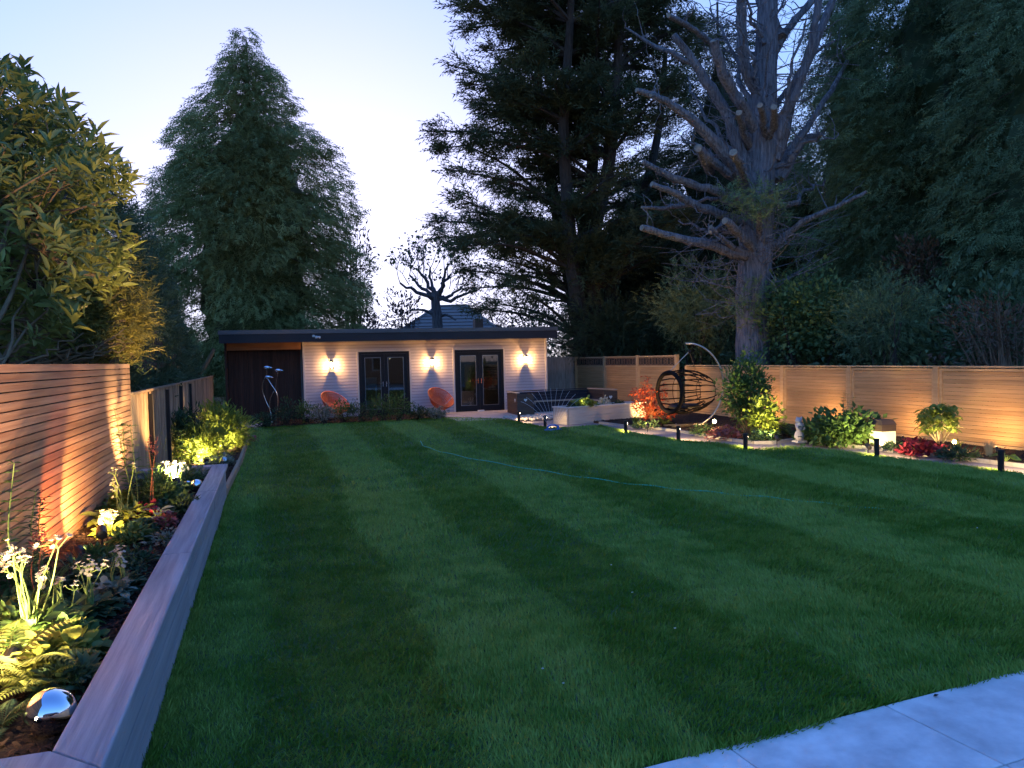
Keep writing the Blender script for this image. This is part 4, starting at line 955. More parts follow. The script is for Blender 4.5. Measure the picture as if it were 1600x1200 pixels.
    for i in range(150):
        p0 = tr[r.integers(5, 20)]; a = r.uniform(0, 6.28); ln = r.uniform(.8, 2.6); q = p0+A(math.cos(a), math.sin(a), r.uniform(-.35, .6))*ln
        tw.tube(curve([p0, (p0+q)/2+r.normal(0, .2, 3), q], 7, 1), np.linspace(.022, .005, 7), 4, cap=False)
        for _ in range(2):
            s = (p0+q)/2+(q-p0)*r.uniform(0, .4); tw.tube(curve([s, s+r.normal(0, .3, 3), s+r.normal(0, .5, 3)], 4, 0), [.01, .008, .006, .003], 3, cap=False)
    tw.build('twigs', M['bark'], t)
    cl = Cloud()
    for i in range(40): sprays(cl, W(r.uniform(350, 540), r.uniform(590, 670), r.uniform(-1.8, -.4)), A(0, 0, .5), 9, .16, .32, r, .1, .6)
    for i in range(26): sprays(cl, W(r.uniform(380, 500), r.uniform(900, 990), r.uniform(-.7, -.4)), A(0, 0, .5), 7, .14, .26, r, .1, .6)
    cl.build('epicormic_sprays', M['leaf_right'], t)
pruned()
# conifers beyond the right fence
big = [(0, .9), (.06, 1.0), (.3, 1.0), (.55, .86), (.8, .5), (1, .05)]
def rconifer(px, d, H, R, seed, label, nb=260, per=120, fl=.30, zlo=.12, mat='leaf_right', droop=.9, size=.8, core=.42):
    b = at(px, 560, d); return conifer('conifer_tree', label, (b[0], b[1], 0), H, [(z, q*R) for z, q in big], nb, per, fl, mat, seed, 'conifers beyond the right fence', droop, .34, zlo, size, 'bark_warm', core)
rconifer(1460, 22, 17, 3.3, 21, 'blue green conifer with drooping sprays, nearest the right fence', 330, 120, .32, .10, core=.38)
rconifer(1665, 18, 15, 3.0, 22, 'blue green conifer at the right edge of the picture', 250, 105, .30, .08)
rconifer(1345, 28, 18, 2.8, 23, 'conifer just right of the pruned tree', 180, 90, .38, .1, core=.4)
rconifer(1585, 29, 20, 4.2, 24, 'tall conifer standing behind the others at the right', 240, 90, .45, .1, size=1.1)
rconifer(1130, 37, 19, 4.4, 25, 'dark conifer far behind the pruned tree', 200, 85, .52, .06, 'leaf_macro', .5, 1.1, .4)
rconifer(1005, 35, 9.5, 3.2, 27, 'dark conifer low behind the lattice fence', 170, 90, .5, .02, 'leaf_macro', .5, 1.0, .55)
rconifer(1250, 31, 9, 3.4, 26, 'lower dark conifer behind the trunk of the pruned tree', 150, 85, .48, .02, 'leaf_macro', .5, 1.0)
# generic leafy bush made of branches with leaves through its volume
def bush(name, label, c, rad, nleaf, L, mat, seed, group=None, bark='bark_dark', tm=LEAF, ground=True, nb=9, cat='shrub', wratio=.5, up=.35, base=None, branch_r=.02, clump=24, twig=None):
    r = np.random.default_rng(seed); c = A(*c); rad = A(*rad); b = A(c[0], c[1], 0) if base is None else A(*base); t = thing(name, label, cat, tuple(b), group)
    k = max(6, nleaf//clump); U = unit(r.normal(0, 1, (k, 3))); rr = r.random(k)**.42; Cn = c+U*rr[:, None]*rad*(1+.18*np.sin(U[:, :1]*5+seed)+.12*np.sin(U[:, 2:3]*9)); Cn[:, 2] = np.maximum(Cn[:, 2], b[2]+.05)
    wd = MB()
    for i in range(nb):
        q = Cn[r.integers(0, k)]; m = b+(q-b)*.5+r.normal(0, .08, 3)*rad.mean()
        wd.tube(curve([b+r.normal(0, .04, 3)*A(1, 1, 0), m, q], 7, 1), np.linspace(branch_r, branch_r*.25, 7), 5, cap=False)
    wd.build('branches', M[twig or bark], t)
    P = np.repeat(Cn, clump, 0)+r.normal(0, 1, (k*clump, 3))*rad*.16; n = len(P); out = unit(P-c)
    D = out+r.normal(0, .6, (n, 3))+A(0, 0, up); N = r.normal(0, .5, (n, 3))+A(0, 0, 1); P[:, 2] = np.maximum(P[:, 2], b[2]+.02)
    tint = np.clip(np.repeat(r.normal(.5, .16, k), clump)+r.normal(0, .15, n), 0, 1)
    cl = Cloud(); ll = L*r.uniform(.6, 1.25, n); cl.add(P, D, N, ll, ll*wratio, tm, tint); cl.build('foliage', M[mat], t)
    return t
bush('leafy_tree', 'light green leafy shrub overhanging the fence right of the grey trunk', behind(1262, 500, 13.4), (1.2, 1.2, 1.15), 5200, .15, 'leaf_maple', 31, base=(*behind(1262, 560, 13.2)[:2], 0), branch_r=.05, wratio=.6)
bush('leafy_tree', 'green leafy shrub with drooping sprays above the middle of the right fence', behind(1385, 500, 13.2), (1.1, 1.0, .95), 3600, .16, 'leaf_right', 32, base=(*behind(1385, 560, 13.0)[:2], 0), branch_r=.05, tm=FROND, wratio=.8, clump=10)
bush('leafy_tree', 'olive shrub between egg chair and the grey trunk, above the fence', behind(1085, 480, 13.4), (1.5, 1.3, 1.2), 3400, .26, 'leaf_conifer', 33, base=(*behind(1085, 560, 13.4)[:2], 0), branch_r=.06, tm=FROND, wratio=.8, clump=10)
bush('leafy_tree', 'dark shrub mass behind the lattice fence below the spreading cypress', at(965, 520, 29), (2.6, 1.6, 1.3), 4200, .34, 'leaf_macro', 34, base=(*at(965, 560, 29)[:2], 0), branch_r=.06, tm=FROND, wratio=.8, clump=10)
bush('dead_conifer', 'brown half dead shrub with bare twigs above the right end of the fence', behind(1560, 525, 12.9), (.95, .9, .55), 1500, .14, 'leaf_dead', 35, base=(*behind(1580, 560, 12.9)[:2], 0), nb=70, branch_r=.022, bark='bark_warm', wratio=.3)
bush('dead_conifer', 'brown twiggy dead foliage hanging in the middle of the right conifer', at(1445, 430, 19), (.7, .7, .8), 900, .2, 'leaf_dead', 36, base=(*at(1455, 560, 19.5)[:2], 0), nb=40, branch_r=.03, bark='bark_warm', wratio=.3)
for i, (x, d) in enumerate(((1130, 14.6), (1225, 14.6), (1310, 14.6), (1400, 14.6), (1500, 14.6), (1590, 14.6), (1010, 14.4), (900, 14.2))):
    bush('understorey_shrub', ['dark shrub behind the fence beside the grey trunk base', 'dark shrub low behind the fence right of the trunk', 'dark shrub behind fence under the light green tree', 'dark shrub behind the fence middle panels', 'dark shrub behind the fence right of middle', 'dark shrub behind the fence right end', 'dark shrub low behind the lattice fence', 'dark shrub beside the right end of the cabin roof'][i],
         (*behind(x, 560, d)[:2], 1.25), (1.8, 1.3, 1.45), 3000, .17, 'leaf_hedge' if i % 2 else 'leaf_right', 60+i, 'dark shrubs behind the fence', tm=LEAF, wratio=.5, clump=14, branch_r=.03)
# left hedge of clipped conifer
def hedge():
    r = np.random.default_rng(14); t = thing('conifer_hedge', 'dark clipped conifer hedge leaning over the left fence', 'hedge', (-3.6, 17, 0)); cl = Cloud()
    n = 15000; y = r.uniform(10.4, 24.6, n); s = r.uniform(-.15, 1.0, n)*math.pi         # around the section: 0 garden side low, pi far side
    hgt = np.interp(y, [10.4, 13, 18, 22, 24.6], [5.0, 5.1, 4.6, 3.7, 2.7]); wdt = np.interp(y, [10.4, 12, 22, 24.6], [1.25, 1.45, 1.35, .8]); zc = 1.6
    bump = 1+.16*(vnoise(y*1.3, s*2.5, 2)-.5)*2+.07*(vnoise(y*4, s*6, 8)-.5)*2
    x = -3.3+wdt*np.cos(s)*bump; z = np.where(s >= 0, zc+(hgt-zc)*np.sin(np.clip(s, 0, math.pi))**.75*bump, zc+s*1.1)
    P = np.stack([x, y, z], 1); O = np.stack([np.cos(s), r.normal(0, .25, n), np.sin(s)], 1); P -= O*r.random(n)[:, None]*.22
    D = O*.6+r.normal(0, .5, (n, 3))+A(0, 0, .25); N = O+r.normal(0, .5, (n, 3)); cl.add(P, D, N, r.uniform(.16, .34, n), r.uniform(.14, .28, n), FROND, np.clip(.45+r.normal(0, .2, n), 0, 1))
    cl.build('foliage', M['leaf_hedge'], t)
    mb = MB(); ys = np.linspace(10.8, 24.2, 14); V = []; Fc = []
    for i, yy in enumerate(ys):
        h = np.interp(yy, [10.4, 13, 18, 22, 24.6], [5.0, 5.1, 4.6, 3.7, 2.7])-.45; wv = np.interp(yy, [10.4, 12, 22, 24.6], [1.25, 1.45, 1.35, .8])-.3
        for q in np.linspace(0, math.pi, 9): V.append((-3.3+wv*math.cos(q), yy, 1.3+(h-1.3)*math.sin(q)**.75))
    for i in range(13):
        for q in range(8): Fc.append((i*9+q, i*9+q+1, (i+1)*9+q+1, (i+1)*9+q))
    Fc += [tuple(range(9)), tuple(13*9+q for q in range(9))]
    mb.add(V, Fc).build('inner_wood', M['bark_dark'], t)
    for i in range(9):
        y = 11+i*1.55; MB().tube([(-3.3, y, 0), (-3.25, y, 1.0), (-3.2, y, 2.2)], [.11, .09, .05], 7).build('trunk', M['bark_warm'], t)
    for y, z in ((23.4, 1.9), (22.8, 1.8)):
        MB().tube(curve([(-3.1, y, 1.0), (-2.3, y-.1, 1.25), (-1.75, y-.2, 1.55), (-1.45, y-.2, 2.2)], 9), np.linspace(.07, .03, 9), 7).build('branch', M['twig'], t)
hedge()
# near hedge fringe with warm lamp light put into its colour, and leafy tree behind the screen
def lit_conifer():
    r = np.random.default_rng(8); b = (-2.9, 10.6, 0); t = thing('lit_hedge_conifer', 'hedge conifer, warm lamp light painted in yellow green, bare brown undersides above the cedar screen', 'tree', b); cl = Cloud(); wd = MB()
    MB().tube([b, (-2.85, 10.5, 1.6), (-2.8, 10.4, 3.2)], [.14, .11, .05], 8).build('trunk', M['bark_warm'], t)
    for i in range(150):
        px, py = r.uniform(120, 262), r.uniform(395, 545)
        if px > 190 and py < 395+(px-190)*.9: continue
        q = at(px, py, r.uniform(9.9, 11.6)); p0 = A(-2.85, 10.5, r.uniform(1.7, 2.4))
        if q[0] > -1.75: q[0] = -1.75
        o = unit(q-p0); Q = curve([p0, (p0+q)/2+A(0, 0, -.12)+r.normal(0, .08, 3), q], 7, 1); wd.tube(Q, np.linspace(.028, .006, 7), 5, cap=False)
        for k in range(5): sprays(cl, Q[r.integers(3, 7)], o*.7+A(.1, -.1, .25), 8, .11, .21, r, .2, .55)
    for i in range(60):
        q = at(r.uniform(90, 262), r.uniform(500, 556), r.uniform(9.6, 11)); q[0] = min(q[0], -1.72); p0 = A(-2.6, 10.2, r.uniform(1.5, 1.8)); wd.tube(twisty(p0, q, 12, .05, r), np.linspace(.020, .005, 12), 5, cap=False)
    wd.build('branches', M['twig'], t); cl.build('foliage', M['leaf_hedge_lit'], t)
lit_conifer()
def laurel():
    r = np.random.default_rng(4); b = A(-2.75, 7.4, 0); t = thing('leafy_tree', 'large long leaved tree above the cedar screen, lit warm from below', 'tree', tuple(b))
    poly = [(-260, 60), (-60, 40), (20, 108), (38, 96), (60, 150), (100, 148), (128, 195), (165, 232), (208, 268), (200, 300), (182, 330), (212, 390), (200, 430), (150, 465), (115, 505), (90, 545), (60, 555), (-260, 560)]
    P = np.stack([r.uniform(-260, 260, 2100), r.uniform(40, 560, 2100)], 1); P = P[inside(poly, P)]
    dp = r.uniform(7.0, 10.2, len(P)); tips = np.array([at(x, y, q) for (x, y), q in zip(P, dp)]); tips = tips[(tips[:, 0] < np.where(tips[:, 2] > 2.1, -1.45, -1.8))]
    # sparser low down so that branches show
    keep = r.random(len(tips)) < np.interp(tips[:, 2], [1.8, 2.6, 3.2], [.7, .9, 1]); tips = tips[keep]
    extra = np.array([at(x, y, q) for x, y, q in ((38, 100, 8.2), (30, 118, 8.2), (100, 152, 8.4), (165, 235, 8.8), (205, 272, 9.2), (190, 290, 9.2), (150, 205, 8.6), (60, 150, 8.2), (-20, 90, 8))]); tips = np.concatenate([tips, extra])
    wd = MB()
    trunk = curve([b, b+A(.05, .1, 1.4), b+A(.1, .3, 2.4)], 7, 1); MB().tube(trunk, np.linspace(.13, .08, 7), 9).build('trunk', M['bark_warm'], t)
    hubs = []
    for i in range(16):
        q = tips[r.integers(0, len(tips))]; h = trunk[-1]+(q-trunk[-1])*.55+r.normal(0, .12, 3); h[0] = min(h[0], -1.8); hubs.append(h)
        s = trunk[r.integers(3, 7)]; wd.tube(curve([s, (s+h)/2+r.normal(0, .14, 3), h], 9, 1), np.linspace(.032, .012, 9), 6, cap=False)
    for x, y in ((10, 540), (30, 500), (90, 420), (120, 430), (60, 470), (0, 460), (40, 400), (85, 510), (130, 520)):
        q = at(x, y, 8.2); q[0] = min(q[0], -1.78); s = A(-2.3, 7.2, 1.5); wd.tube(twisty(s, q, 14, .05, r), np.linspace(.016, .006, 14), 6, cap=False)
    hubs = np.array(hubs); cl = Cloud()
    for q in tips:
        h = hubs[np.argmin(np.linalg.norm(hubs-q, axis=1))]
        if r.random() < .22: wd.tube(curve([h+r.normal(0, .1, 3), (h+q)/2+r.normal(0, .16, 3)+A(0, 0, -.04), q], 6, 1), np.linspace(.013, .004, 6), 4, cap=False)
        ax_ = unit(unit(q-h)*.6+A(0, 0, .8)+r.normal(0, .3, 3)); m = r.integers(7, 11); a = r.uniform(0, 6.28)+np.arange(m)*2.4
        e1 = unit(np.cross(ax_, A(.3, .8, .1))); e2 = np.cross(ax_, e1); o = np.outer(np.cos(a), e1)+np.outer(np.sin(a), e2); lay = np.linspace(.15, .9, m)[:, None]
        D = o*(1.1-lay*.6)+ax_*lay+r.normal(0, .12, (m, 3)); Pp = q-ax_*.12+ax_*lay*.13
        ll = r.uniform(.10, .24, m)*r.uniform(.75, 1.15); cl.add(Pp, D, np.tile(ax_, (m, 1))+r.normal(0, .2, (m, 3)), ll, ll*.30, LEAF6, np.clip(r.normal(.5, .15)+r.normal(0, .12, m), 0, 1))
    wd.build('branches', M['twig'], t); cl.build('crown', M['leaf_laurel'], t)
LEAF6 = (A(0, 0, 0, .28, .42, .05, .62, .42, .02, 1, 0, -.16, .62, -.42, .02, .28, -.42, .05, .3, 0, -.01, .65, 0, -.05).reshape(-1, 3), [(0, 6, 1), (1, 6, 7), (1, 7, 2), (2, 7, 3), (3, 7, 4), (4, 7, 5), (7, 6, 5), (5, 6, 0)])
laurel()
# bare tree, roof and bushes beyond the cabin
def grow(mb, tips, p, dv, L, rad, lev, r):
    q = p+dv*L; m = (p+q)/2+r.normal(0, .06, 3)*L; mb.tube(curve([p, m, q], 5, 1), np.linspace(rad, rad*.66, 5), 5, cap=False)
    if lev == 0: tips.append(q); return
    for k in range(2 if r.random() < .6 else 3):
        nd = unit(dv+r.normal(0, .42, 3)+A(0, 0, .10)); grow(mb, tips, q, nd, L*r.uniform(.62, .85), rad*.64, lev-1, r)
    if lev < 3: tips.append(q)
d = 37; r = np.random.default_rng(17); b = at(684, 560, d); t = thing('bare_tree', 'nearly bare tree with a few small leaves behind the cabin roof', 'tree', (b[0], b[1], 0))
hub = at(682, 455, d); mb = MB(); tips = []
MB().tube(curve([(b[0], b[1], 0), at(684, 500, d), at(680, 470, d), hub], 10, 1), np.linspace(.30, .18, 10), 9).build('trunk', M['bark'], t)
for x, y, dd in ((625, 442, -1), (640, 430, 1), (655, 415, -.5), (705, 428, .6), (700, 415, -1), (722, 448, .5), (672, 420, 1.2), (745, 455, -.6)):
    q = at(x, y, d+dd); dv = q-hub; L = np.linalg.norm(dv); m = (hub+q)/2+A(0, 0, -.12*L)+r.normal(0, .08, 3)
    mb.tube(twisty(hub-A(0, 0, .4), q, 10, .06, r)+A(0, 0, -.1)*np.sin(np.linspace(0, 3.14, 10))[:, None], np.linspace(.12, .05, 10), 6, cap=False)
    for k in range(3): grow(mb, tips, q-(dv*.25*k), unit(dv*.15/L+r.normal(0, .35, 3)+A(0, 0, .8)), .62, .024, 3, r)
for x, y in ((712, 500), (640, 485)):
    q = at(x, y, d-.5); mb.tube(curve([at(684, 495, d), (at(684, 495, d)+q)/2+A(0, 0, .2), q], 7, 1), np.linspace(.1, .04, 7), 6, cap=False)
mb.build('branches', M['bark'], t); tips = np.array(tips); tips = tips[r.random(len(tips)) < .5]; n = len(tips); P = np.repeat(tips, 2, 0)+r.normal(0, .22, (2*n, 3)); cl = Cloud()
cl.add(P, r.normal(0, 1, (2*n, 3)), r.normal(0, 1, (2*n, 3)), r.uniform(.12, .24, 2*n), r.uniform(.1, .18, 2*n), LEAF, r.random(2*n)); cl.build('sparse_leaves', M['leaf_hedge'], t)
dh = 46.; hl, hr = at(625, 515, dh), at(775, 515, dh); rl, rr_ = at(672, 480, dh+4), at(718, 480, dh+4)
t = thing('neighbour_house', 'hipped slate roof of a house showing above the cabin roof', 'house', (*at(700, 560, dh)[:2], 0))
cx_ = (hl+hr)/2; hwid = np.linalg.norm(hr-hl)/2+.6; ux = unit(A(*(hr-hl)[:2], 0)); uy = A(-ux[1], ux[0], 0); ez = hl[2]-.5; rz = rl[2]; cb = A(cx_[0], cx_[1], 0)+uy*3.5
V = [cb-ux*hwid-uy*4+A(0, 0, ez), cb+ux*hwid-uy*4+A(0, 0, ez), cb+ux*hwid+uy*4+A(0, 0, ez), cb-ux*hwid+uy*4+A(0, 0, ez), cb-ux*.9+A(0, 0, rz), cb+ux*.9+A(0, 0, rz)]
rfo = MB().add(V, [(0, 1, 5, 4), (1, 2, 5), (2, 3, 4, 5), (3, 0, 4), (3, 2, 1, 0)]).build('roof', M['slate'], t)
for i, j in ((0, 4), (1, 5), (4, 5)): MB().tube([V[i]+A(0, 0, .02), V[j]+A(0, 0, .04)], .08, 6).build('ridge_tiles', M['slate'], rfo)
for k in range(1, 9):
    f = k/9; a_ = V[0]+(V[4]-V[0])*f; b_ = V[1]+(V[5]-V[1])*f; MB().tube([a_-uy*.02+A(0, 0, .02), b_-uy*.02+A(0, 0, .02)], .025, 4).build('tile_course', M['slate'], rfo)
MB().box(cb+A(0, 0, ez/2-.05), (2*hwid-.8, 7.2, ez-.1), Matrix.Rotation(math.atan2(ux[1], ux[0]), 3, 'Z')).build('wall', M['brick'], t)
p = at(747, 508, dh-.5); MB().box(p, (.5, .5, .7)).build('chimney', M['brick'], rfo)
for s in (-1, 1): MB().tube([p+A(s*.15, 0, .3), p+A(s*.15, 0, .8)], .09, 7).build('chimney_pot', M['stone'], rfo)
for i, (x, y, dd, rw, rh, mt, lb) in enumerate(((628, 500, 42, 1.0, 1.5, 'leaf_pinkbush', 'pinkish leafed far shrub left of the slate roof'), (818, 508, 40, 1.5, 1.6, 'leaf_pinkbush', 'pinkish leafed far shrub right of the slate roof'), (845, 520, 38, 1.5, 1.6, 'leaf_hedge', 'green far shrub at the right end of the cabin roof'),
    (575, 520, 44, 1.2, .8, 'leaf_pinkbush', 'small far shrub beside the tall cypress'), (770, 512, 50, 1.6, .9, 'leaf_pinkbush', 'low far shrub behind the slate roof'), (552, 435, 36, .9, 2.6, 'leaf_pinkbush', 'thin twiggy tree at the right edge of tall cypress'))):
    p = at(x, y, dd); bush('far_shrub', lb, p, (rw, 1.0, rh), 700, .26, mt, 80+i, 'shrubs beyond the cabin', nb=24, branch_r=.04, wratio=.4, clump=6)
# house behind the viewer, seen in the mirror balls and the glass
t = thing('brick_house', 'brick house behind the viewer, seen only in reflections', 'house', (4, -10, 0))
MB().box((4, -13.5, 1.5), (19, 7, 3.0)).build('wall', M['brick'], t)
MB().add([(-6, -9.7, 3.0), (14, -9.7, 3.0), (14, -17.3, 3.0), (-6, -17.3, 3.0), (-3, -13.5, 5.4), (11, -13.5, 5.4)], [(0, 1, 5, 4), (1, 2, 5), (2, 3, 4, 5), (3, 0, 4), (3, 2, 1, 0)]).build('roof', M['slate'], t)
for x in (-3, -1, 8, 11):
    wo = MB().box((x, -9.97, 1.6), (1.2, .06, 1.2)).build('window', M['trim'], t); MB().box((x, -9.93, 1.6), (1.06, .02, 1.06)).build('pane', M['glass'], wo)
wo = MB().box((3.5, -9.97, 1.1), (4.2, .06, 2.2)).build('door', M['anth'], t); MB().box((3.5, -9.93, 1.1), (4.0, .02, 2.0)).build('pane', M['glass'], wo)
# ================================================================== PLANTS
PR = np.random.default_rng(99)
def ribbon(P, Wd, N=None):
    """flat tapering blade along P"""
    P = np.array(P); k = len(P); T = unit(np.gradient(P, axis=0)); S = unit(np.cross(T, A(0, 0, 1)+T*.01+A(.02, .01, 0))); w_ = np.broadcast_to(Wd, (k,))[:, None]
    V = np.concatenate([P-S*w_/2, P+S*w_/2]); F_ = []
    for i in range(k-1): F_ += [(i, k+i, k+i+1), (i, k+i+1, i+1)]
    return V, np.array(F_)
def grass(name, label, loc, h, n, mat, wd=.012, arch=.5, group=None, cat='grass plant', seed=0):
    r = np.random.default_rng(seed+int(abs(loc[0]*100))); loc = A(*loc); t = thing(name, label, cat, tuple(loc), group); Vs, Ts, tt, k = [], [], [], 0
    for i in range(n):
        a = r.uniform(0, 6.28); l = h*r.uniform(.55, 1.15); ou = arch*l*r.uniform(.3, 1.2); s = np.linspace(0, 1, 6); o = A(math.cos(a), math.sin(a), 0)
        P = loc+o*r.uniform(0, .05)+np.outer(s**1.7*ou, o)+np.outer(l*(s-arch*.55*s**3), A(0, 0, 1)); V, T = ribbon(P, wd*np.array([.7, 1, 1, .85, .5, .06])); Vs.append(V); Ts.append(T+k); k += len(V); tt.append(np.full(len(V), np.clip(r.normal(.5, .2), 0, 1)))
    tri_mesh('blades', np.concatenate(Vs), np.concatenate(Ts), np.concatenate(tt), M[mat], t); return t
def fern_mesh(L, r):
    s = np.linspace(0, 1, 20); C_ = np.stack([L*s*(1-.12*s), 0*s, L*(.62*s-.62*s**2.2)], 1); cl = Cloud(); T = unit(np.gradient(C_, axis=0))
    for i in range(2, 20):
        w_ = L*.27*math.sin(math.pi*(.12+.86*s[i]))**.8*(1.05-s[i]*.55)
        for q in (-1, 1):
            D = A(0, q, 0)+T[i]*.35+A(0, 0, -.12); cl.add(C_[i:i+1], D[None], A(0, 0, 1)[None], w_, L*.045, LEAF, .5+r.normal(0, .15))
    V, T_ = ribbon(C_, .006); V0 = np.concatenate(cl.V+[V]); T0 = np.concatenate(cl.T+[T_+cl.n]); tn = np.concatenate(cl.t+[np.full(len(V), .3)])
    return V0, T0, np.clip(tn, 0, 1)
def fern(name, label, loc, L, n, mat='leaf_fern', group=None, seed=0):
    r = np.random.default_rng(seed+5); t = thing(name, label, 'fern', tuple(loc), group); V, T, tn = fern_mesh(L, r); me = None
    for i in range(n):
        if me is None: o = tri_mesh('frond', V, T, tn, M[mat], t, None, local=True); me = o.data
        else: o = link('frond', me, t)
        o.rotation_euler = (r.normal(0, .12), -r.uniform(-.1, .75), i*2*math.pi/n+r.normal(0, .25)); o.scale = (r.uniform(.75, 1.1),)*3
    return t
def bigleaf(L, r, cup=.12):
    s = np.linspace(0, 1, 7); w_ = L*.36*np.array([.12, .72, 1, .98, .78, .42, .02]); c = np.stack([L*s, 0*s, -.22*L*s**2.2], 1); V = []; cols = (-1, -.5, 0, .5, 1)
    for i in range(7):
        for q in cols: V.append(c[i]+A(0, q*w_[i], cup*w_[i]*abs(q)**1.4*1.2))
    T = []
    for i in range(6):
        for q in range(4): a = i*5+q; T += [(a, a+1, a+6), (a, a+6, a+5)]
    return np.array(V), np.array(T)
def hosta(name, label, loc, L, n, mat, group=None, seed=0, lift=.5):
    r = np.random.default_rng(seed+9); t = thing(name, label, 'plant', tuple(loc), group); V, T = bigleaf(L, r); me = None
    for i in range(n):
        if me is None: o = tri_mesh('leaf', V, T, np.clip(.5+0*V[:, 0], 0, 1), M[mat], t, None, local=True); me = o.data
        else: o = link('leaf', me, t)
        a = i*2.4+r.normal(0, .2); el = r.uniform(.15, .9)*lift*2; dist = L*r.uniform(.25, .6)
        o.location = (math.cos(a)*dist*.6, math.sin(a)*dist*.6, L*(.35+.55*el)); o.rotation_euler = (r.normal(0, .2), -el*.6+.15, a); o.scale = (r.uniform(.7, 1.1),)*3
        MB().tube([WL[t.name], WL[t.name]+A(*o.location)], [.006, .004], 4).build('leaf_stalk', M['stem'], t)
    return t
def stems(mb, loc, n, h, sp, r, rad=.004):
    E_ = []
    for i in range(n):
        a = r.uniform(0, 6.28); q = A(*loc)+A(math.cos(a)*sp*r.random(), math.sin(a)*sp*r.random(), h*r.uniform(.65, 1.05)); P = curve([A(*loc)+r.normal(0, .02, 3)*A(1, 1, 0), (A(*loc)+q)/2+r.normal(0, .02, 3), q], 7, 1)
        mb.tube(P, np.linspace(rad*1.3, rad*.8, 7), 5, cap=False); E_.append((q, unit(P[-1]-P[-3])))
    return E_
def flower_mesh(R):
    """shallow cup of bracts with a pin-cushion centre"""
    mb = MB(); n = 11
    for i in range(n):
        a = 2*math.pi*i/n; o = A(math.cos(a), math.sin(a), 0); s = A(-math.sin(a), math.cos(a), 0)
        mb.add([o*R*.15, o*R*.6+s*R*.22+A(0, 0, R*.22), o*R*1.0+A(0, 0, R*.5), o*R*.6-s*R*.22+A(0, 0, R*.22)], [(0, 1, 2, 3)], .75)
    mb.lathe([(R*.1, 0), (R*.42, R*.12), (R*.36, R*.3), (R*.08, R*.4)], 8); return mb
FLW = None
def astrantia(name, label, loc, h, n, seed, group=None, mat='leaf_mid', head=.022, nleaf=160):
    global FLW
    r = np.random.default_rng(seed); t = thing(name, label, 'flowering plant', tuple(loc), group); mb = MB(); ends = stems(mb, loc, n, h, h*.38, r)
    heads = []
    for q, dv in ends:
        for k in range(3):
            e = q+unit(dv+r.normal(0, .55, 3))*h*r.uniform(.08, .2); mb.tube([q, (q+e)/2+r.normal(0, .006, 3), e], .0025, 4, cap=False); heads.append((e, unit(e-q)))
        heads.append((q+dv*.05, dv))
    mb.build('stems', M['stem'], t)
    for e, dv in heads:
        if FLW is None: o = flower_mesh(1.0).build('flower_head', M['leaf_flower'], t, local=True, smooth=False); FLW = o.data
        else: o = link('flower_head', FLW, t)
        o.location = tuple(e-WL[t.name]); o.rotation_euler = Vector(dv+A(0, 0, .5)).to_track_quat('Z', 'Y').to_euler(); o.scale = (head*r.uniform(.7, 1.2),)*3
    cl = Cloud(); k = nleaf; a = r.uniform(0, 6.28, k); rr = r.random(k)**.6*h*.42; P = A(*loc)+np.stack([np.cos(a)*rr, np.sin(a)*rr, r.uniform(.02, .32, k)*h], 1)
    D = np.stack([np.cos(a), np.sin(a), r.uniform(-.2, .5, k)], 1)+r.normal(0, .3, (k, 3)); N = r.normal(0, .3, (k, 3))+A(0, 0, 1)
    cl.add(P, D, N, r.uniform(.06, .11, k), r.uniform(.035, .06, k), BROAD, np.clip(r.normal(.5, .2, k), 0, 1)); cl.build('basal_leaves', M[mat], t); return t
def mound(name, label, loc, rad, h, n, L, mat, seed, group=None, wr=.75, tm=BROAD, cat='plant', upr=.5):
    r = np.random.default_rng(seed); t = thing(name, label, cat, tuple(loc), group); cl = Cloud(); U = unit(r.normal(0, 1, (n, 3))); U[:, 2] = np.abs(U[:, 2]); q = r.random(n)**.35
    P = A(*loc)+U*q[:, None]*A(rad, rad, h)*(1+.15*np.sin(U[:, :1]*7+seed)); D = U*A(1, 1, .3)+r.normal(0, .45, (n, 3))+A(0, 0, upr*.4); N = U*.4+A(0, 0, 1)+r.normal(0, .35, (n, 3))
    ll = L*r.uniform(.6, 1.25, n); cl.add(P, D, N, ll, ll*wr, tm, np.clip(r.normal(.5, .22, n), 0, 1)); cl.build('foliage', M[mat], t)
    mb = MB(); stems(mb, loc, 8, h*.8, rad*.8, r, .004); mb.build('stems', M['stem'], t); return t
